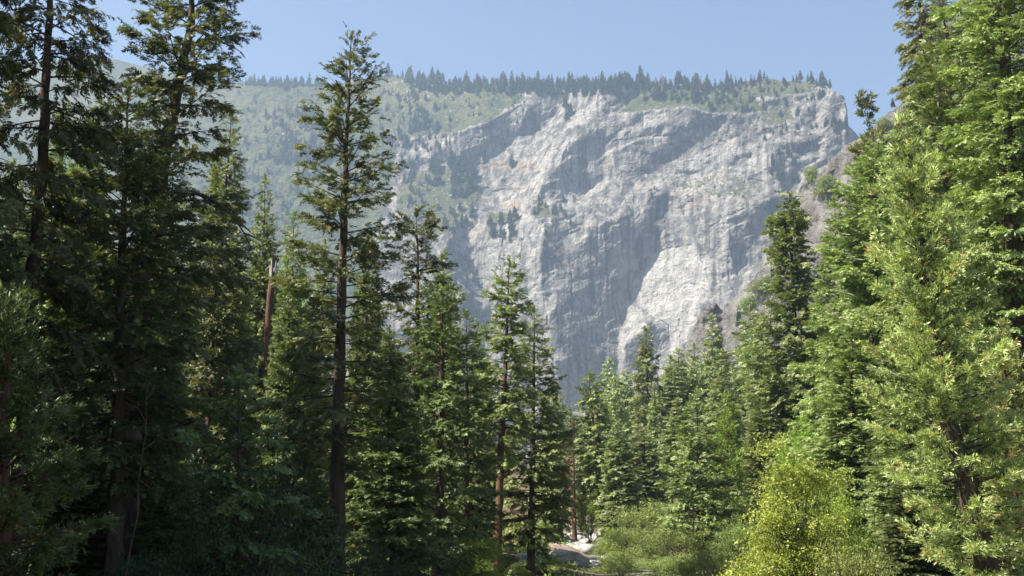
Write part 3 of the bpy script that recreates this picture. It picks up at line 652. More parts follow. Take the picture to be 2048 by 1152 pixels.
def proto(name, i):
    key = (name, i)
    if key in PROTO: return PROTO[key]
    H = 30.0; s = 100+i*7
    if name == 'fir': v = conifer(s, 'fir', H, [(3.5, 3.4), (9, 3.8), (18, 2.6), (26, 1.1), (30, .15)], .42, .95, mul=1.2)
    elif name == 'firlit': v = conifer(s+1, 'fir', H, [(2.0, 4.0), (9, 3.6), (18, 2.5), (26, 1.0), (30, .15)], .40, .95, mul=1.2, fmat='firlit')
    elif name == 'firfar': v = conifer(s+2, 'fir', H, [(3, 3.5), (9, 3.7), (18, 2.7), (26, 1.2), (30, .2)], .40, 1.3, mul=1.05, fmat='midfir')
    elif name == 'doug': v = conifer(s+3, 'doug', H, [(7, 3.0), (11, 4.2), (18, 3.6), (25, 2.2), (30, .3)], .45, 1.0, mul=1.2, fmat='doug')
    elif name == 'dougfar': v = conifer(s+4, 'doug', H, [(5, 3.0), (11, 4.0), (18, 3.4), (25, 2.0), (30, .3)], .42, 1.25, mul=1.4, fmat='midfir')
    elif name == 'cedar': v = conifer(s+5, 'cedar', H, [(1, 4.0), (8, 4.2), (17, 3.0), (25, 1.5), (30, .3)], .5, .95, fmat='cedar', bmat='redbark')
    elif name == 'young': v = conifer(s+6, 'cedar', H, [(.5, 5.4), (6, 5.2), (14, 3.9), (23, 1.9), (30, .3)], .4, 1.3, fmat='young', bmat='redbark')
    elif name == 'maple': v = broadleaf(s+7, 10, 4.2, 1.0, .55, 'maple')
    elif name == 'shrub': v = broadleaf(s+8, 10, 5.0, .2, .60, 'shrub')
    elif name == 'shrubfar': v = broadleaf(s+9, 10, 5.0, .2, .95, 'shrub', dens=.7)
    elif name == 'teal': v = broadleaf(s+10, 10, 6.0, .5, .55, 'teal')
    PROTO[key] = v; return v
PNOM = {'maple': 10., 'shrub': 10., 'shrubfar': 10., 'teal': 10.}
PRAD = {'fir': 3.8, 'firlit': 3.9, 'firfar': 3.7, 'doug': 4.1, 'dougfar': 3.9, 'cedar': 4.2, 'young': 5.4, 'maple': 4.2, 'shrub': 5.0, 'shrubfar': 5.0, 'teal': 6.0}
PK = {'fir': 'fir', 'firlit': 'fir', 'firfar': 'fir', 'doug': 'doug', 'dougfar': 'doug', 'cedar': 'cedar', 'young': 'cedar', 'maple': 'leaf', 'shrub': 'bush', 'shrubfar': 'bush', 'teal': 'leaf'}
_pr = random.Random(5)
def inst(name, i, px, pyt, d, hw, label, group=None, cat=None, ground=None):
    if group == RIGHT and d < 100: d *= 1.38
    X, Y, Z = at(px, pyt, d); g = (gz(X, Y) if ground is None else ground)-.1
    H = max(Z-g, 1.0); s = H/PNOM.get(name, 30.); w_ = hw/FPX*d/PRAD[name]
    w_ = min(max(w_, s*.55), s*2.2)
    k = PK[name]
    o = tree_obj(k, proto(name, i), (X, Y, g), _pr.uniform(0, 6.283), (w_, w_*_pr.uniform(.9, 1.1), s), label, cat or ('shrub' if k == 'bush' else 'tree'), group)
    o.rotation_euler.x = _pr.gauss(0, .018); o.rotation_euler.y = _pr.gauss(0, .018)
    return o
# ------------------------------------------------------------------ the trees one can tell apart
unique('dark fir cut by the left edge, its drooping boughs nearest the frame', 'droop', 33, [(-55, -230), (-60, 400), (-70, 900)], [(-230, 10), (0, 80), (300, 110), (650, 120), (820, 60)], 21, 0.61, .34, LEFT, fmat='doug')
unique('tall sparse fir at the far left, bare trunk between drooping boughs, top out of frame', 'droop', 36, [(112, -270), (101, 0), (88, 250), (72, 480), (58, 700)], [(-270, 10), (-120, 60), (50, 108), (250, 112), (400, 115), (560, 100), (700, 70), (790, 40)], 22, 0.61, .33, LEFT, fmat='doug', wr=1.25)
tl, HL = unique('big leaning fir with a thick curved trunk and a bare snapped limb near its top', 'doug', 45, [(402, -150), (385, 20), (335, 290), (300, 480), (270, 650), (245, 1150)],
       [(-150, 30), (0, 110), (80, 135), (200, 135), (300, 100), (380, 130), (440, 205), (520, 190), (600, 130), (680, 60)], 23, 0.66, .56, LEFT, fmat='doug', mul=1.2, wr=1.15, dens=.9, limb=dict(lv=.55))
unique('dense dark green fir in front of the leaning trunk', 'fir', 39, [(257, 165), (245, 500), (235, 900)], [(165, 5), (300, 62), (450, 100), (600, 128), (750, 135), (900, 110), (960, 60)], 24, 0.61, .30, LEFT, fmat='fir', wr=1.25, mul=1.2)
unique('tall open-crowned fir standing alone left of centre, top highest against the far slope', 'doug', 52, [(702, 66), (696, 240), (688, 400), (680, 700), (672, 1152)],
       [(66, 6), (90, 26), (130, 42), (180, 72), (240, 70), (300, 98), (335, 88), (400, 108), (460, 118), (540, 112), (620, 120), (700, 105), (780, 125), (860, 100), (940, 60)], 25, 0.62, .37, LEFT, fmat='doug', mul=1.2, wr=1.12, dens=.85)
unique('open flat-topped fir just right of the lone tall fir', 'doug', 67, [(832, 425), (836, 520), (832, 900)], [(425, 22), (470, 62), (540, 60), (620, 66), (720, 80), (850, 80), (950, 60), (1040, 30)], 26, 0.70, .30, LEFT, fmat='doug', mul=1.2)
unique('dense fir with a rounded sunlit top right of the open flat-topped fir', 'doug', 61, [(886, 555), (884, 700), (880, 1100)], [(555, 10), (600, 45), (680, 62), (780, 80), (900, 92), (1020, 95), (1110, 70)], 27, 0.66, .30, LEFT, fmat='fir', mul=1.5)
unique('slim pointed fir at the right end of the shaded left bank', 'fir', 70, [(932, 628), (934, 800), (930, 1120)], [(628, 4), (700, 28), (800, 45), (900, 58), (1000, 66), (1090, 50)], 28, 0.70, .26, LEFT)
unique('slender fir left of the cliff gap with a long bare sunlit lower trunk', 'doug', 78, [(1019, 516), (1010, 750), (1002, 900), (993, 1152)], [(516, 4), (560, 24), (610, 40), (680, 50), (760, 55), (830, 60), (900, 34), (930, 16)], 29, 0.70, .31, MID, fmat='firlit', bmat='redbark', mul=1.9, dens=1.15, limb=dict(lv=.6))
unique('pointed fir close right of the slender bare-trunked fir', 'fir', 86, [(1069, 618), (1067, 800), (1062, 1110)], [(618, 4), (680, 26), (760, 48), (850, 68), (950, 76), (1040, 66), (1090, 40)], 30, 0.78, .29, MID, fmat='firlit')
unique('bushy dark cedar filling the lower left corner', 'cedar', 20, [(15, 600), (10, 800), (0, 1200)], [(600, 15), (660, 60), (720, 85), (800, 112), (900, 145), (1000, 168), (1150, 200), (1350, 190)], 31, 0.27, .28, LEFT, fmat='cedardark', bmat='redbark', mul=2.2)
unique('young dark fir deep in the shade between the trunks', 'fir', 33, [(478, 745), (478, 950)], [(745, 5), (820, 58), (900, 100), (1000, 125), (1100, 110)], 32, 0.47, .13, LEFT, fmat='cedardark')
# right bank
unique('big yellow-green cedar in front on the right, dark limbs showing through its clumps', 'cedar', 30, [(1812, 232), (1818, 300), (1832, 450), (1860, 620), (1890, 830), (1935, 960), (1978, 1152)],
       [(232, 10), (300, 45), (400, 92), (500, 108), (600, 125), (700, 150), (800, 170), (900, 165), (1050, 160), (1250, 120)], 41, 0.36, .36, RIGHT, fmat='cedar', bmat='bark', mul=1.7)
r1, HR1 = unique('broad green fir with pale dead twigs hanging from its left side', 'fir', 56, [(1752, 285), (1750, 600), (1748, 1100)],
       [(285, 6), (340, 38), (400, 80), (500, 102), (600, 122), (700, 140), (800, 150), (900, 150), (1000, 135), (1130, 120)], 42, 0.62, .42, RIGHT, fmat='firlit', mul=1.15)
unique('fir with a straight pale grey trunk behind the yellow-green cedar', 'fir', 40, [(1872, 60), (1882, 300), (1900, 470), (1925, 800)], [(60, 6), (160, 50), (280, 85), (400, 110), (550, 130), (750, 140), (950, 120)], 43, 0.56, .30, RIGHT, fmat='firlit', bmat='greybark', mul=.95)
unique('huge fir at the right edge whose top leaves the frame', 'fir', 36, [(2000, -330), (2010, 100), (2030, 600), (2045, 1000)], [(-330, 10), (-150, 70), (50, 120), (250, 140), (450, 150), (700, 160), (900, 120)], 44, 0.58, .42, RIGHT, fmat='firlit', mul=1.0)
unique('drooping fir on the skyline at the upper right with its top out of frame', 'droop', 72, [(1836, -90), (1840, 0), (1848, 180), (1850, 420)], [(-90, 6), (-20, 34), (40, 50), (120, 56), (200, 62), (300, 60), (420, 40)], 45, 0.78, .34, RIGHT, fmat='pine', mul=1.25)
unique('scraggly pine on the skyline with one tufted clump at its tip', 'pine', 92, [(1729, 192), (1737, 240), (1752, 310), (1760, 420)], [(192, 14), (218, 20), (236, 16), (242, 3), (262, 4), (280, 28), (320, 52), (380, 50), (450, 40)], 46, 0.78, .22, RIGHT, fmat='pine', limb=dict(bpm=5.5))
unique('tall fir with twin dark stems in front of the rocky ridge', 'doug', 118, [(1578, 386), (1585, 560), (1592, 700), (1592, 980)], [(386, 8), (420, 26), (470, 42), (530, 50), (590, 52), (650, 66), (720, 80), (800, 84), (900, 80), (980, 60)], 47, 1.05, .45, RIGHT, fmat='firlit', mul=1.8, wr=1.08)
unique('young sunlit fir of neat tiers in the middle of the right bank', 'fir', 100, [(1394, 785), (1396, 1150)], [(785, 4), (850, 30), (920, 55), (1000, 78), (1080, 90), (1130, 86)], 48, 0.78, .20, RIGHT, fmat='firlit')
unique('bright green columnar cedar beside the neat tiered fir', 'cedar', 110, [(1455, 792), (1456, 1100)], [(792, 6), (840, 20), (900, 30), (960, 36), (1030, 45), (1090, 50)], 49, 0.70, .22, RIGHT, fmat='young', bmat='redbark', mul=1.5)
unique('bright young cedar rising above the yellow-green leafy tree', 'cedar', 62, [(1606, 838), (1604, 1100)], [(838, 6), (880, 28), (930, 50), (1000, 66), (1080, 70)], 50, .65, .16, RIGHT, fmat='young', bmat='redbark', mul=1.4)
unique('fir with a leaning dark trunk on the creek bank', 'fir', 150, [(1178, 752), (1185, 830), (1197, 950), (1210, 1080)], [(752, 4), (800, 20), (870, 34), (940, 40), (990, 30)], 51, 1.3, .42, MID, fmat='firlit', mul=.95)
# standing dead wood
def snag():
    d = 165; X, Y, Z = at(1147, 848, d); g = gz(X, Y); H = Z-g
    ms = conifer(61, 'fir', H, [(H*.12, .9), (H*.5, 1.0), (H, .15)], .33, .9, fmat='dead', bmat='redbark', mul=.8, dens=.7)
    o = link('dead_fir', None, None, (X, Y, g)); tag(o, 'slim dead fir with reddish brown needles beside the creek', 'dead tree')
    for nm, me in zip(('trunk', 'crown'), ms): link(nm, me, o)
snag()
def broken_snag():
    d = 74; pts = [at(px, py, d) for px, py in ((546, 545), (541, 590), (536, 660), (532, 900))]; xb = pts[-1][0]; g = gz(xb, d)
    P = np.array([[(p[0]-xb, 0, p[2]-g) for p in reversed(pts)]]); P = np.concatenate([np.array([[[0, 0, -.5]]]), P], 1)
    V, F = tubes(P, np.array([[.30, .26, .24, .22, .18]]), 9)
    o = link('broken_snag', None, None, (xb, d, g)); tag(o, 'broken snag with pale splintered wood at its top among the left trees', 'dead tree')
    link('trunk', mesh_np('trunk', V, F, MAT['redbark'], None, True), o)
    t = P[0, -1]; q_ = [(-.17, .02, .55), (-.06, -.1, .95), (.08, .08, .4), (.16, -.04, .75), (.02, .12, .2)]
    Q = np.array([[t+(a*.9, b, -.25), t+(a, b, h*.35), t+(a*1.1, b, h*.7), t+(a*1.15, b, h)] for a, b, h in q_]+[[t+(.05, 0, -.5), t+(.4, .05, -.3), t+(.7, .1, -.28), t+(.95, 0, -.05)]])
    V, F = tubes(Q, np.array([[.09, .075, .05, .008]]*5+[[.12, .11, .09, .03]]), 6)
    link('splintered_top', mesh_np('splintered_top', V, F, MAT['pale'], None, True), o)
broken_snag()
def bare_sapling():
    d = 31; pts = np.array([at(px, py, d) for px, py in ((247, 1175), (262, 1090), (276, 1030), (277, 960), (286, 900), (293, 850), (292, 800), (296, 770))]); b = pts[0].copy()
    V, F = tubes((pts-b)[None], np.linspace(.028, .008, 8)[None], 6)
    o = link('bare_sapling', None, None, tuple(b)); tag(o, 'thin pale curved bare sapling in the dark understorey', 'sapling')
    tV, tF = V, F; B = []
    for q, (dx, dz) in ((4, (.5, .3)), (5, (-.4, .5)), (3, (.6, -.3)), (6, (.35, .4))):
        p = (pts-b)[q]; B.append([p, p+(dx*.5, .1, dz*.7), p+(dx, .15, dz)])
    V, F = tubes(np.array(B), np.array([[.018, .012, .006]]*4), 4); link('trunk', mesh_np('trunk', np.concatenate([tV, V]), np.concatenate([tF, F+len(tV)]), MAT['bark'], None, True), o)
bare_sapling()
def dead_limb(parent, pts, r0, twigs, seed, name='dead_branch', mat='pale'):
    """a bleached bare limb with a comb of twigs, as a part of its tree (points in the tree's own space)"""
    r = np.random.default_rng(seed); P = np.array(pts, float); k = len(P); s = np.linspace(0, 1, 9)
    q = np.stack([np.interp(s, np.linspace(0, 1, k), P[:, c]) for c in range(3)], -1); q[1:-1] = (q[:-2]+2*q[1:-1]+q[2:])/4
    V, F = tubes(q[None], (r0*(1.1-s))[None], 5); L = np.linalg.norm(P[-1]-P[0]); B = []
    for t in np.linspace(.3, .98, twigs):
        c = np.array([np.interp(t, s, q[:, j]) for j in range(3)]); dd = nrm((q[-1]-q[0])*.6/L+np.array([r.normal(0, .3), r.normal(0, .5), -.5+r.normal(0, .3)])); l = L*.16*r.uniform(.5, 1.2)
        B.append([c, c+dd*l*.5, c+dd*l+np.array([0, 0, -.1*l])])
    if B:
        v2, f2 = tubes(np.array(B), np.array([[r0*.45, r0*.35, r0*.15]]*len(B)), 3); F = np.concatenate([F, f2+len(V)]); V = np.concatenate([V, v2])
    link(name, mesh_np(name, V, F, MAT[mat], None, True), parent)
loc = np.array(tl.location); L_ = lambda pxs, d: [np.array(at(px, py, d))-loc for px, py in pxs]
dead_limb(tl, L_([(390, 58), (430, 78), (462, 92), (482, 104)], 44.6), .085, 3, 1, 'snapped_limb', 'greybark')
dead_limb(tl, L_([(305, 455), (365, 378), (420, 395), (470, 430), (505, 500)], 44.2), .12, 8, 2, 'bare_limb', 'bark')
loc = np.array(r1.location)
for q, (x0, y0, x1, y1, sag) in enumerate([(1700, 470, 1658, 448, 8), (1705, 590, 1668, 560, 10), (1700, 640, 1648, 600, 14), (1720, 690, 1690, 668, 8), (1745, 735, 1688, 722, 18), (1722, 868, 1660, 838, 22), (1770, 912, 1712, 905, 6),
      (1715, 935, 1652, 915, 18), (1735, 975, 1648, 960, 20), (1700, 1100, 1655, 1088, 4), (1725, 520, 1690, 500, 8), (1745, 1020, 1690, 1012, 8), (1680, 770, 1640, 752, 9), (1750, 780, 1700, 768, 12)]):
    m_ = ((x0+x1)/2, (y0+y1)/2+sag); dead_limb(r1, L_([(x0, y0), m_, (x1, y1)], 71.0+(q % 3)), .05, 7, 10+q)

# ------------------------------------------------------------------ copies of a few kinds, each with its own place and label
for row in [
 # name, variant, px, py of top, distance, half width, label, group
 ('firlit', 0, 437, 212, 76, 100, 'sunlit yellow-green fir tip rising just right of the leaning trunk', BACK),
 ('firlit', 0, 546, 352, 92, 58, 'narrow sunlit fir between the leaning fir and the lone tall fir, the taller of two', BACK),
 ('firlit', 1, 592, 428, 97, 66, 'shorter sunlit fir right beside the lone tall fir on its left', BACK),
 ('firlit', 1, 190, 250, 74, 115, 'sunlit fir glimpsed between the sparse fir and the leaning trunk', BACK),
 ('firlit', 1, 508, 455, 92, 60, 'sunlit fir filling the gap right of the long boughs of the leaning fir', BACK),
 ('firlit', 0, 652, 480, 84, 62, 'sunlit fir whose crown shows left behind the lone tall trunk', BACK),
 ('fir', 1, 752, 470, 88, 62, 'fir between the lone tall fir and the open flat-topped fir', BACK),
 ('firlit', 1, 868, 500, 92, 50, 'fir tip rising left of the rounded sunlit top', BACK),
 ('cedar', 0, 640, 610, 78, 66, 'sunlit cedar just left of the lone tall trunk', BACK),
 ('firlit', 0, 60, 330, 80, 105, 'sunlit fir glimpsed behind the trunk of the sparse fir at the far left', BACK),
 ('fir', 1, 345, 430, 72, 78, 'half-shaded fir behind the lower boughs of the leaning fir', BACK),
 ('cedar', 0, 470, 520, 84, 64, 'sunlit yellow-green cedar under the long right-hand boughs of the leaning fir', BACK),
 ('firlit', 0, 566, 520, 62, 46, 'small yellow-green fir next to the broken snag', BACK),
 ('firlit', 0, 125, 215, 82, 105, 'fir whose top shows between the sparse far-left fir and the dense dark green fir', BACK),
 ('firlit', 1, 322, 300, 84, 100, 'fir crowding the trunk of the leaning fir on its right side', BACK),
 ('firlit', 1, 1912, -60, 64, 110, 'tall fir between the skyline fir and the huge edge fir', RIGHT),
 ('firlit', 0, 1965, -140, 75, 110, 'tall fir behind the huge edge fir, top out of frame', RIGHT),
 ('doug', 0, 420, 480, 64, 70, 'straight-trunked fir under the leaning fir', LEFT),
 ('fir', 0, 150, 520, 52, 74, 'shaded fir right of the sparse far-left fir', LEFT),
 ('doug', 1, 745, 545, 64, 78, 'bushy fir close behind the lone tall trunk on its right', LEFT),
 ('fir', 1, 800, 660, 56, 84, 'dark low fir right of the lone tall trunk', LEFT),
 ('fir', 0, 600, 560, 58, 66, 'dark fir directly left of the lone tall trunk', LEFT),
 ('fir', 1, 330, 560, 50, 80, 'dark fir behind the young shaded fir', LEFT),
 ('doug', 0, 960, 700, 100, 44, 'small fir behind the slim pointed fir', MID),
 ('fir', 1, 905, 560, 105, 40, 'fir tip showing behind the rounded sunlit top', BACK),
 ('firfar', 0, 1100, 760, 150, 36, 'fir at the left edge of the creek gap behind the pointed fir', MID),
 ('dougfar', 0, 1216, 722, 172, 46, 'fir with a dark visible trunk left of the twin tips before the white rock', MID),
 ('firfar', 1, 1250, 745, 262, 38, 'pale green fir in front of the white rock pillar', MID),
 ('dougfar', 1, 1300, 655, 192, 46, 'tall fir standing before the foot of the white rock wall', MID),
 ('firfar', 0, 1240, 846, 142, 42, 'short full fir above the creek bushes, left of a pair', MID),
 ('firfar', 1, 1287, 858, 150, 46, 'short full fir above the creek bushes, right of a pair', MID),
 ('firfar', 0, 1342, 715, 212, 46, 'fir right of the tall fir before the white rock wall', RIGHT),
 ('dougfar', 0, 1388, 690, 232, 44, 'fir below the dark block at the end of the rocky ridge', RIGHT),
 ('firfar', 1, 1443, 634, 222, 42, 'slim fir in front of the rocky ridge, right of its dark end block', RIGHT),
 ('dougfar', 1, 1500, 598, 202, 50, 'fir with a reddish dead side before the rocky ridge', RIGHT),
 ('firfar', 0, 1530, 640, 172, 50, 'full fir just left of the twin-stemmed fir', RIGHT),
 ('firfar', 1, 1350, 800, 158, 46, 'fir behind the left shoulder of the neat tiered fir', RIGHT),
 ('firfar', 0, 1440, 740, 168, 44, 'fir behind the bright columnar cedar', RIGHT),
 ('firlit', 1, 1515, 800, 118, 60, 'bushy fir between the columnar cedar and the twin-stemmed fir', RIGHT),
 ('shrub', 0, 1545, 885, 96, 52, 'olive leafy tree under the twin-stemmed fir', RIGHT),
 ('cedar', 0, 1440, 985, 92, 58, 'low cedar clump at the foot of the columnar cedar', RIGHT),
 ('firlit', 0, 1650, 400, 72, 88, 'green fir whose left side borders the rocky ridge', RIGHT),
 ('firlit', 1, 1695, 330, 84, 70, 'fir directly under the scraggly skyline pine', RIGHT),
 ('firlit', 1, 1690, 640, 50, 100, 'low green fir below the broad fir with dead twigs', RIGHT),
 ('firlit', 0, 1930, 120, 56, 110, 'full fir between the grey-trunked fir and the right edge', RIGHT),
 ('fir', 1, 2030, 420, 42, 110, 'shaded fir low at the right edge', RIGHT),
 ('cedar', 0, 2000, 640, 34, 90, 'dark cedar low behind the big yellow-green cedar', RIGHT),
 ('fir', 0, 1800, 560, 44, 90, 'fir filling the gap behind the yellow-green cedar', RIGHT),
 ('maple', 0, 2022, 610, 48, 62, 'bright green leafy tree at the right edge', RIGHT),
]:
    inst(*row)
ym = broadleaf(71, 10, 2.45, -1.5, .32, 'yellow', dens=2.2, nst=6)
X, Y, Z = at(1590, 892, 46); g = gz(X, Y); s_ = (Z-g)/10.0
tree_obj('leaf', ym, (X, Y, g), .4, (s_, s_, s_), 'yellow-green leafy tree in front of the firs at the lower right', 'tree')
BUSH = 'bushes along the creek'
for row in [
 ('maple', 1, 1180, 985, 150, 34, 'bright lime green bush behind the creek boulders', BUSH),
 ('shrub', 0, 1300, 1000, 112, 66, 'tall leafy bush in the sun right of the creek', BUSH),
 ('shrub', 1, 1352, 1050, 98, 70, 'broad leafy bush at the foot of the neat tiered fir', BUSH),
 ('shrub', 0, 1262, 1052, 104, 50, 'rounded bush on the right edge of the boulders', BUSH),
 ('maple', 0, 1228, 1048, 126, 24, 'small yellow-green bush between the boulders', BUSH),
 ('shrub', 1, 1240, 1100, 92, 46, 'dark green bush at the bottom edge right of the boulders', BUSH),
 ('shrub', 0, 1330, 1110, 84, 60, 'sunlit bush at the bottom edge below the tall leafy bush', BUSH),
 ('maple', 1, 1085, 1050, 120, 22, 'yellowish bush left of the boulders', BUSH),
 ('shrub', 1, 1085, 1105, 92, 40, 'dark bush at the bottom edge left of the slab boulder', BUSH),
 ('maple', 0, 955, 1060, 66, 60, 'green leafy bush at the foot of the slim pointed fir', BUSH),
 ('shrub', 1, 1420, 1095, 82, 56, 'leafy bush at the bottom edge left of the yellow-green leafy tree', BUSH),
 ('shrub', 0, 1480, 1040, 84, 48, 'olive bush close left of the yellow-green leafy tree', BUSH),
 ('maple', 1, 1672, 985, 54, 36, 'bright green bush between the yellow-green leafy tree and the broad fir', BUSH),
 ('shrub', 1, 1700, 1080, 40, 70, 'bush at the bottom edge right of the yellow-green leafy tree', BUSH),
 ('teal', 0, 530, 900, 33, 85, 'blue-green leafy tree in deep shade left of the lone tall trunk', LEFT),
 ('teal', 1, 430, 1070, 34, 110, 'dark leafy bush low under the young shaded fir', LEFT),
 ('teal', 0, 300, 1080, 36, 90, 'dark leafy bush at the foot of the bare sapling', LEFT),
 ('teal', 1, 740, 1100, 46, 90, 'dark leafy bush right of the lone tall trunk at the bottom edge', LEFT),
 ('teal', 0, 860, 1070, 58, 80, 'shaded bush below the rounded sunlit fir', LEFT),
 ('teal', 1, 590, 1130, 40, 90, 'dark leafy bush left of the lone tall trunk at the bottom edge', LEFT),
]:
    inst(*row)

# forest behind, trees that only the gaps show: they share a label per stand
def fill(n, seed, x0, x1, d0, d1, y0, y1, names, label, group, hw=(38, 60)):
    r = random.Random(seed)
    for q in range(n):
        px = x0+(x1-x0)*(q+r.uniform(.1, .9))/n; d = r.uniform(d0, d1)
        inst(r.choice(names), r.randrange(3 if 'far' in names[-1] else 2), px, r.uniform(y0, y1), d, r.uniform(*hw), label, group)
fill(11, 1, 20, 640, 95, 135, 480, 600, ['fir', 'firlit', 'doug'], 'conifer of the forest seen only through gaps between the shaded left trees', 'forest behind the left bank')
fill(9, 2, 0, 660, 60, 85, 640, 760, ['fir', 'doug'], 'shaded conifer deep in the left forest, half hidden by nearer trunks', 'understorey of the left forest')
fill(5, 12, 120, 640, 38, 52, 820, 940, ['fir'], 'low young fir in the shade along the bottom of the left forest', 'young firs under the left forest', (80, 110))
fill(7, 3, 690, 960, 80, 120, 640, 730, ['fir', 'firlit'], 'conifer mostly hidden behind the trees left of the slender bare-trunked fir', 'forest left of the creek')
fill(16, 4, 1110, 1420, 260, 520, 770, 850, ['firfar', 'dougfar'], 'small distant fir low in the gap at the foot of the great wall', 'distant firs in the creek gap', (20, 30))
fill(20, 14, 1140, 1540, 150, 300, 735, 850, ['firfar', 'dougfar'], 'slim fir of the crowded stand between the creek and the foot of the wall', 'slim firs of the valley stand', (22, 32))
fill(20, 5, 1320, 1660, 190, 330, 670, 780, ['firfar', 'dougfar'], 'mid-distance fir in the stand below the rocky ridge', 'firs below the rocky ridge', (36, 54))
fill(10, 6, 1480, 1720, 120, 180, 780, 880, ['firlit', 'firfar'], 'fir partly hidden behind the twin-stemmed and broad firs', 'firs behind the right bank', (40, 60))
fill(9, 7, 1700, 2080, 75, 130, 250, 480, ['firlit', 'fir'], 'fir behind the front trees of the right bank, mostly hidden', 'firs behind the right bank front', (60, 90))
fill(8, 8, 1660, 2070, 45, 70, 750, 950, ['firlit', 'fir'], 'low fir in the shade at the back of the right bank', 'low firs of the right bank', (60, 90))
# the wood goes on beyond the left edge and shades the left bank
r = random.Random(9)
for q in range(17):
    y = 2+q*3.3+r.uniform(-2, 2); x = -(.42*y+11+r.uniform(0, 15)); g = gz(x, y); H = r.uniform(30, 41); s = H/30
    tree_obj('fir', proto(r.choice(['fir', 'doug']), r.randrange(2)), (x, y, g), r.uniform(0, 6), (s*1.25, s*1.25, s), 'tall conifer of the wood beyond the left edge', 'tree', 'wood beyond the left edge')

# ------------------------------------------------------------------ boulders of the creek
def rock_mesh(seed, mat, sub=4):
    import bmesh
    bm = bmesh.new(); bmesh.ops.create_icosphere(bm, subdivisions=sub, radius=1); r = np.random.default_rng(seed)
    V = np.array([v.co[:] for v in bm.verts]); N = nrm(r.normal(size=(16, 3))); h = r.uniform(.62, .95, 16)
    for k in range(16):
        d = V@N[k]; V -= np.where(d > h[k], d-h[k], 0)[:, None]*N[k]*.9
    V *= 1+.05*fbm(V[:, 0]*2+V[:, 2], V[:, 1]*2-V[:, 2], 4, seed)[:, None]+.02*fbm(V[:, 0]*8, V[:, 1]*8+V[:, 2]*6, 3, seed+3)[:, None]
    for v, c in zip(bm.verts, V): v.co = c
    me = bpy.data.meshes.new('boulder'); bm.to_mesh(me); bm.free(); me.materials.append(mat)
    me.polygons.foreach_set('use_smooth', np.full(len(me.polygons), True)); return me
m = M('boulder_granite'); v = m.coord((1, 1, 1)); n1 = m.noise(v, 1.6, 6, .65); n2 = m.noise(v, 12, 4, .6)
bmat_ = m.done(m.princ(m.mix(m.ramp(n2, [(.4, (0, 0, 0)), (.7, (.5, .5, .5))]), m.ramp(n1, [(.3, (.16, .15, .14)), (.5, (.34, .325, .30)), (.7, (.46, .44, .41))]), (.13, .12, .11)), .9, .15, n1, .15, .6))
m = M('stained_granite'); v = m.coord((1, 1, 1)); n1 = m.noise(m.coord((.6, 2, 2)), 1.6, 6, .65)
smat_ = m.done(m.princ(m.ramp(n1, [(.3, (.09, .065, .045)), (.55, (.24, .19, .14)), (.72, (.42, .39, .35))]), .9, .15, n1, .15, .6))
RK = [rock_mesh(s, bmat_) for s in (1, 2, 3, 4)]; RK.append(rock_mesh(5, smat_))
for k, px, py, d, sx, sy, sz, ry, rz, lab in [
 (4, 1142, 1120, 118, 2.9, 2.2, 1.15, 28, .2, 'big brown-stained slab boulder sloping down to the right in the creek'),
 (0, 1132, 1150, 104, 2.3, 2.0, 1.3, 5, .9, 'rounded grey boulder at the bottom edge in front of the stained slab'),
 (1, 1128, 1094, 150, 2.6, 1.8, 1.5, -8, .3, 'pale boulder at the upper left of the creek'),
 (2, 1152, 1104, 142, 1.8, 1.6, 1.4, 10, 1.7, 'pale rounded boulder in the middle of the creek'),
 (3, 1178, 1108, 134, 2.2, 1.7, 1.2, 6, .5, 'blue-grey boulder below the lime green bush'),
 (0, 1183, 1128, 116, 1.9, 1.2, .75, -6, 2.2, 'flat mossy boulder in the lower right of the creek'),
 (1, 1190, 1148, 106, 2.0, 1.6, .9, 12, 1.1, 'pale cracked boulder at the bottom edge right of the stained slab'),
 (2, 1200, 1092, 150, 1.2, 1.2, 1.5, 0, 2.9, 'upright pinkish boulder half behind the yellow-green bush'),
 (3, 1165, 1147, 107, 1.0, .9, .6, 0, .2, 'small stone between the two bottom-edge boulders'),
 (0, 1150, 1080, 178, 2.2, 1.5, .9, 0, 1.2, 'small distant pale boulder farthest up the creek'),
 (2, 1118, 1082, 172, 1.6, 1.4, 1.1, 0, .8, 'distant boulder left of the farthest pale one'),
 (1, 1060, 1146, 98, 1.6, 1.4, .9, 0, 2.0, 'tan boulder in dappled light at the left bank'),
 (3, 1207, 1066, 165, 1.1, 1.0, 1.3, 0, 1.0, 'small pale rock beside the leaning dark trunk'),
]:
    X, Y, Z = at(px, py, d); g = gz(X, Y); z = max(min(Z, g+sz*1.1), g-.1)
    o = link('boulder', RK[k], None, (X, Y, z)); o.scale = (sx, sy, sz); o.rotation_euler = (0, R_(ry), rz); tag(o, lab, 'boulder', 'boulders in the creek')

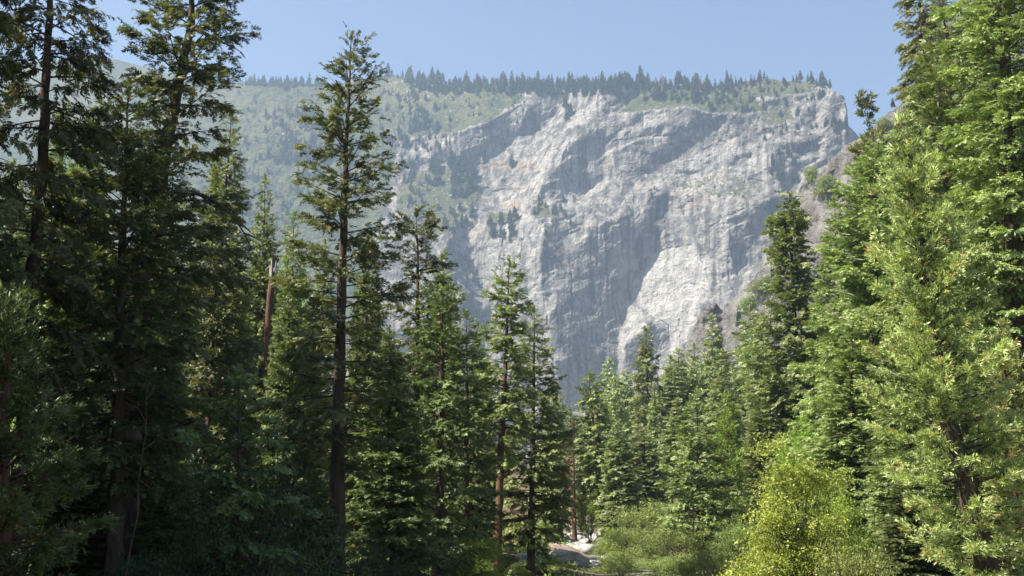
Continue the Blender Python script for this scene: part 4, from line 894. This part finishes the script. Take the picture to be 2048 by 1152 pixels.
r = random.Random(17)
for q in range(34):
    px = r.uniform(1080, 1235); y_ = r.uniform(98, 190); X, Y, Z = at(px, 1100, y_); g = gz(X, Y); s = r.uniform(.25, .8)
    o = link('stone', RK[r.randrange(4)], None, (X, Y, g+s*.2)); o.scale = (s*r.uniform(.9, 1.5), s, s*r.uniform(.5, .9)); o.rotation_euler = (r.uniform(-.3, .3), r.uniform(-.3, .3), r.uniform(0, 6))
    tag(o, 'small grey stone lying among the larger creek boulders', 'stone', 'stones in the creek')
for q, (px, py, d) in enumerate([(985, 1098, 88), (1018, 1108, 92), (1048, 1092, 104), (1072, 1078, 118), (1100, 1064, 150), (1208, 1080, 128), (1222, 1120, 96), (1035, 1125, 84), (965, 1120, 74)]):
    inst('shrub', q % 2, px, py, d, 24, 'low shrub in dappled light on the bank left of the creek boulders' if px < 1150 else 'low shrub on the right bank beside the creek stones', 'low shrubs by the creek')
def undergrowth():
    r = np.random.default_rng(77); n = 16000; y = 14+190*r.uniform(0, 1, n)**1.3; x = r.uniform(-1, 1, n)*(14+.46*y)
    e = np.abs(x-creek_x(y)); k = (e > 5.5+2*fbm(x/9, y/9, 2, 55)) & (fbm(x/7., y/7., 3, 66) > -.12); x, y = x[k], y[k]; m = len(x); z = ground_z(x, y)
    s = r.uniform(.25, .7, m)*(1+y/160); V, t = sprays(r, 'leaf', np.stack([x, y, z+.25*s], -1), r.normal(size=(m, 3)), np.array([0, 0, 1.])+r.normal(0, .4, (m, 3)), s, np.clip(.4+r.normal(0, .25, m), 0, 1))
    tag(link('undergrowth', mesh_np('undergrowth', V, quads(V), MAT['shrub'], {'tint': t})), kind='stuff')
undergrowth()
# ------------------------------------------------------------------ far conifers on the mountain
FAR = [far_conifer(200+k, 1.0, (.17, .21, .27, .22, .32, .18, .24, .29)[k], 'far', 120, (.12, .05, .3, .1, .35, .2, .08, .15)[k]) for k in range(8)]; FARD = [far_conifer(230+k, 1.0, .15, 'fardead', 60) for k in range(2)]
rf = random.Random(31); count = [0]; lump = []
def far(px, py, hpx, label, group, dead=False, spot=None):
    (x, y, z), D = (spot or spot_m)(px, py)
    h = hpx/FPX*D*1.0; rz = rf.uniform(0, 6.28); w_ = h*rf.uniform(.75, 1.1)
    me = rf.choice(FARD if dead else FAR)
    if label is None: lump.append((me, x, y, z, w_, h, rz)); return
    o = link('distant_dead_conifer' if dead else 'distant_conifer', me, None, (x, y, z)); o.scale = (w_, w_, h); o.rotation_euler = (0, 0, rz)
    tag(o, label, 'dead tree' if dead else 'tree', group); count[0] += 1
skyl = lambda px: float(np.interp(px, SKY_X, SKY_Y))
def band(x0, x1, step, dy0, dy1, h0, h1, label, group, pd=.06, lump_p=0.0):
    px = x0
    while px < x1:
        p = px+rf.uniform(-1.3, 1.3)*step; k_ = float(fbm(np.array([p/17.]), np.array([.7+len(group)]), 3, 333)[0])
        if k_ < -.30 and lump_p == 0: px += step; continue
        dead = rf.random() < pd
        lab = label.replace('conifer', 'dead brown conifer') if (dead and label) else label
        if rf.random() < lump_p: lab = None
        far(p, skyl(p)+rf.uniform(dy0, dy1), (.88+.6*k_)*(h0*.7+(h1-h0*.7)*rf.random()**1.4)*(.85 if dead else 1), lab, group+(' (dead)' if dead else ''), dead); px += step
band(486, 648, 4.6, 0, 6, 15, 27, 'small dark conifer in the hazy row on the left skyline', 'left skyline row', .02)
band(762, 812, 6, 0, 5, 20, 32, 'conifer on the rounded skyline knob right of the lone tall fir', 'knob conifers', 0)
band(815, 1225, 6.0, 2, 8, 22, 36, 'conifer in the dense dark row along the cliff rim', 'rim row', .05)
band(1225, 1470, 6.4, 2, 10, 20, 36, 'conifer in the rim forest above the bulging slabs', 'rim forest above the slabs', .1)
band(1470, 1625, 9.5, 0, 14, 16, 30, 'scattered conifer on the rocky right end of the rim', 'right end of the rim', 0)
band(1628, 1662, 6, 0, 6, 24, 34, 'dark conifer at the cliff corner on the right end of the rim', 'corner conifers', 0)
band(815, 1230, 3.6, 4, 22, 26, 40, None, '', .05, 1); band(1225, 1470, 4, 6, 34, 20, 38, None, '', .08, 1); band(815, 1470, 4, 1, 9, 22, 38, None, '', .06, 1)
band(486, 648, 5, 2, 6, 14, 22, None, '', 0, 1); band(1470, 1640, 12, 8, 40, 12, 24, None, '', 0, 1)
def cluster(x0, x1, y0, y1, n, h0, h1, label, group, pd=0.0, lump_p=0.0, spot=None):
    for q in range(n):
        dead = rf.random() < pd
        far(rf.uniform(x0, x1), rf.uniform(y0, y1), rf.uniform(h0, h1), None if (label is None or rf.random() < lump_p) else (label.replace('conifer', 'dead brown conifer') if dead else label), group+(' (dead)' if dead else ''), dead, spot)
cluster(556, 592, 172, 182, 9, 16, 24, 'conifer in the dark clump below the left skyline row', 'clump on the green slope')
cluster(530, 680, 230, 330, 34, 18, 32, 'conifer on the hazy green slope left of the lone tall fir', 'conifers on the hazy slope', .2)
cluster(470, 720, 290, 460, 130, 12, 26, None, '', .14, 1); cluster(530, 690, 225, 335, 60, 18, 32, None, '', .22, 1); cluster(440, 720, 180, 300, 60, 5, 12, None, '', .1, 1); cluster(760, 880, 280, 460, 60, 8, 20, None, '', .1, 1); cluster(440, 760, 190, 460, 120, 4, 9, None, '', .05, 1); cluster(760, 900, 185, 300, 110, 9, 22, None, '', .15, 1); cluster(900, 1050, 190, 250, 40, 6, 12, None, '', .05, 1)
cluster(828, 856, 220, 262, 7, 24, 32, 'conifer in the upright group on the scrubby slope', 'upright group on the scrubby slope', .4)
cluster(862, 880, 330, 372, 6, 24, 34, 'conifer on the left of the shaded gully ledge', 'left gully conifers'); cluster(898, 946, 330, 400, 20, 28, 40, 'conifer in the gully right of centre of the left ledges', 'gully conifers')
cluster(885, 950, 420, 470, 16, 18, 28, 'conifer on the shaded ledge below the gully', 'ledge conifers below the gully'); cluster(980, 1030, 440, 482, 14, 22, 34, 'conifer in the dark clump on the pale buttress', 'clump on the buttress')
cluster(1125, 1145, 222, 245, 4, 26, 34, 'conifer on the slab beside the gully of the rim', 'slab conifers'); cluster(1065, 1130, 400, 430, 9, 14, 22, 'conifer at the foot of the dark diagonal wall', 'wall foot conifers')
for px, py, h, lab in [(1024, 333, 28, 'lone conifer standing on the middle of the pale slab'), (952, 353, 26, 'lone conifer at the left edge of the pale slab'), (967, 318, 20, 'small conifer in the shade under the rim wall'), (1141, 452, 20, 'lone conifer on the ledge above the great recess'), (1076, 262, 18, 'small conifer in the shaded corner below the rim')]: far(px, py, h, lab, None)
cluster(1400, 1500, 205, 228, 12, 16, 26, None, '', 0, 1); cluster(1500, 1640, 180, 290, 24, 10, 18, None, '', 0, 1); cluster(1540, 1600, 300, 370, 14, 14, 24, None, '', 0, 1)
cluster(1650, 1692, 245, 268, 9, 14, 22, 'conifer on the pale shelf under the cliff corner', 'shelf conifers'); cluster(1300, 1500, 360, 400, 16, 6, 10, None, '', 0, 1)
cluster(870, 950, 480, 640, 34, 14, 26, None, '', 0, 1); cluster(800, 880, 330, 420, 14, 16, 26, None, '', .1, 1); cluster(1090, 1130, 440, 520, 8, 8, 14, None, '', 0, 1)
# scrub oaks and small trees on the near ridge
for k, (px, py, hpx, hw, lab) in enumerate([(1566, 470, 40, 22, 'round oak shrub at the left shoulder of the rocky ridge'), (1592, 436, 24, 13, 'small shrub above the round oak on the rocky ridge'), (1624, 368, 34, 12, 'shrub near the crest of the rocky ridge'), (1655, 396, 46, 26, 'dark oak shrub on the rocky ridge beside the green fir'),
     (1530, 590, 36, 26, 'shrub low on the left flank of the rocky ridge'), (1500, 620, 30, 18, 'small shrub at the bottom of the rocky ridge'), (1770, 262, 26, 16, 'olive shrub on the crest under the skyline fir'), (1815, 200, 30, 14, 'yellowish shrub on top of the crest beside the drooping fir')]):
    (x, y, z), D = spot_r(px, py); s = hpx/FPX*D/10; q = hw/FPX*D/5
    tree_obj('bush', proto('shrubfar', k % 2), (x, y, z-.3), k*1.3, (q, q, s), lab, 'shrub', 'shrubs on the rocky ridge')
for k, (px, py, hpx, lab) in enumerate([(1478, 650, 40, 'thin conifer at the foot of the rocky ridge'), (1786, 215, 20, 'tiny conifer on the crest right of the scraggly pine'), (1545, 560, 36, 'slim conifer on the left flank of the rocky ridge')]): far(px, py, hpx, lab, None, False, spot_r)
# what is left of the far wood, too many and too small to tell apart: one object
Vs, Fs, Ts, Is = [], [], [], []; off = 0
for me, x, y, z, w_, h, rz in lump:
    n = len(me.vertices); V = np.empty(n*3, np.float32); me.vertices.foreach_get('co', V); V = V.reshape(-1, 3)
    c, s = math.cos(rz), math.sin(rz); W = np.stack([(V[:, 0]*c-V[:, 1]*s)*w_+x, (V[:, 0]*s+V[:, 1]*c)*w_+y, V[:, 2]*h+z], -1)
    F = np.empty(len(me.loops), np.int32); me.loops.foreach_get('vertex_index', F); F = F.reshape(-1, 4)
    t = np.empty(n, np.float32); me.attributes['tint'].data.foreach_get('value', t); I = np.empty(len(F), np.int32); me.polygons.foreach_get('material_index', I)
    Vs.append(W); Fs.append(F+off); Ts.append(t); Is.append(np.where(I == 1, 1, 2 if me in FARD else 0)); off += n
tag(link('distant_forest', mesh_np('distant_forest', np.concatenate(Vs), np.concatenate(Fs), [MAT['far'], MAT['bark'], MAT['fardead']], {'tint': np.concatenate(Ts)}, False, np.concatenate(Is))), kind='stuff')
print('FAR', count[0], 'lump', len(lump), 'polys', sum(len(m_.polygons) for m_ in bpy.data.meshes))
bpy.context.view_layer.update()
top = max((o.matrix_world @ Vector(c)).z for o in sc.objects if o.type == 'MESH' for c in o.bound_box)
build_haze(top+15)
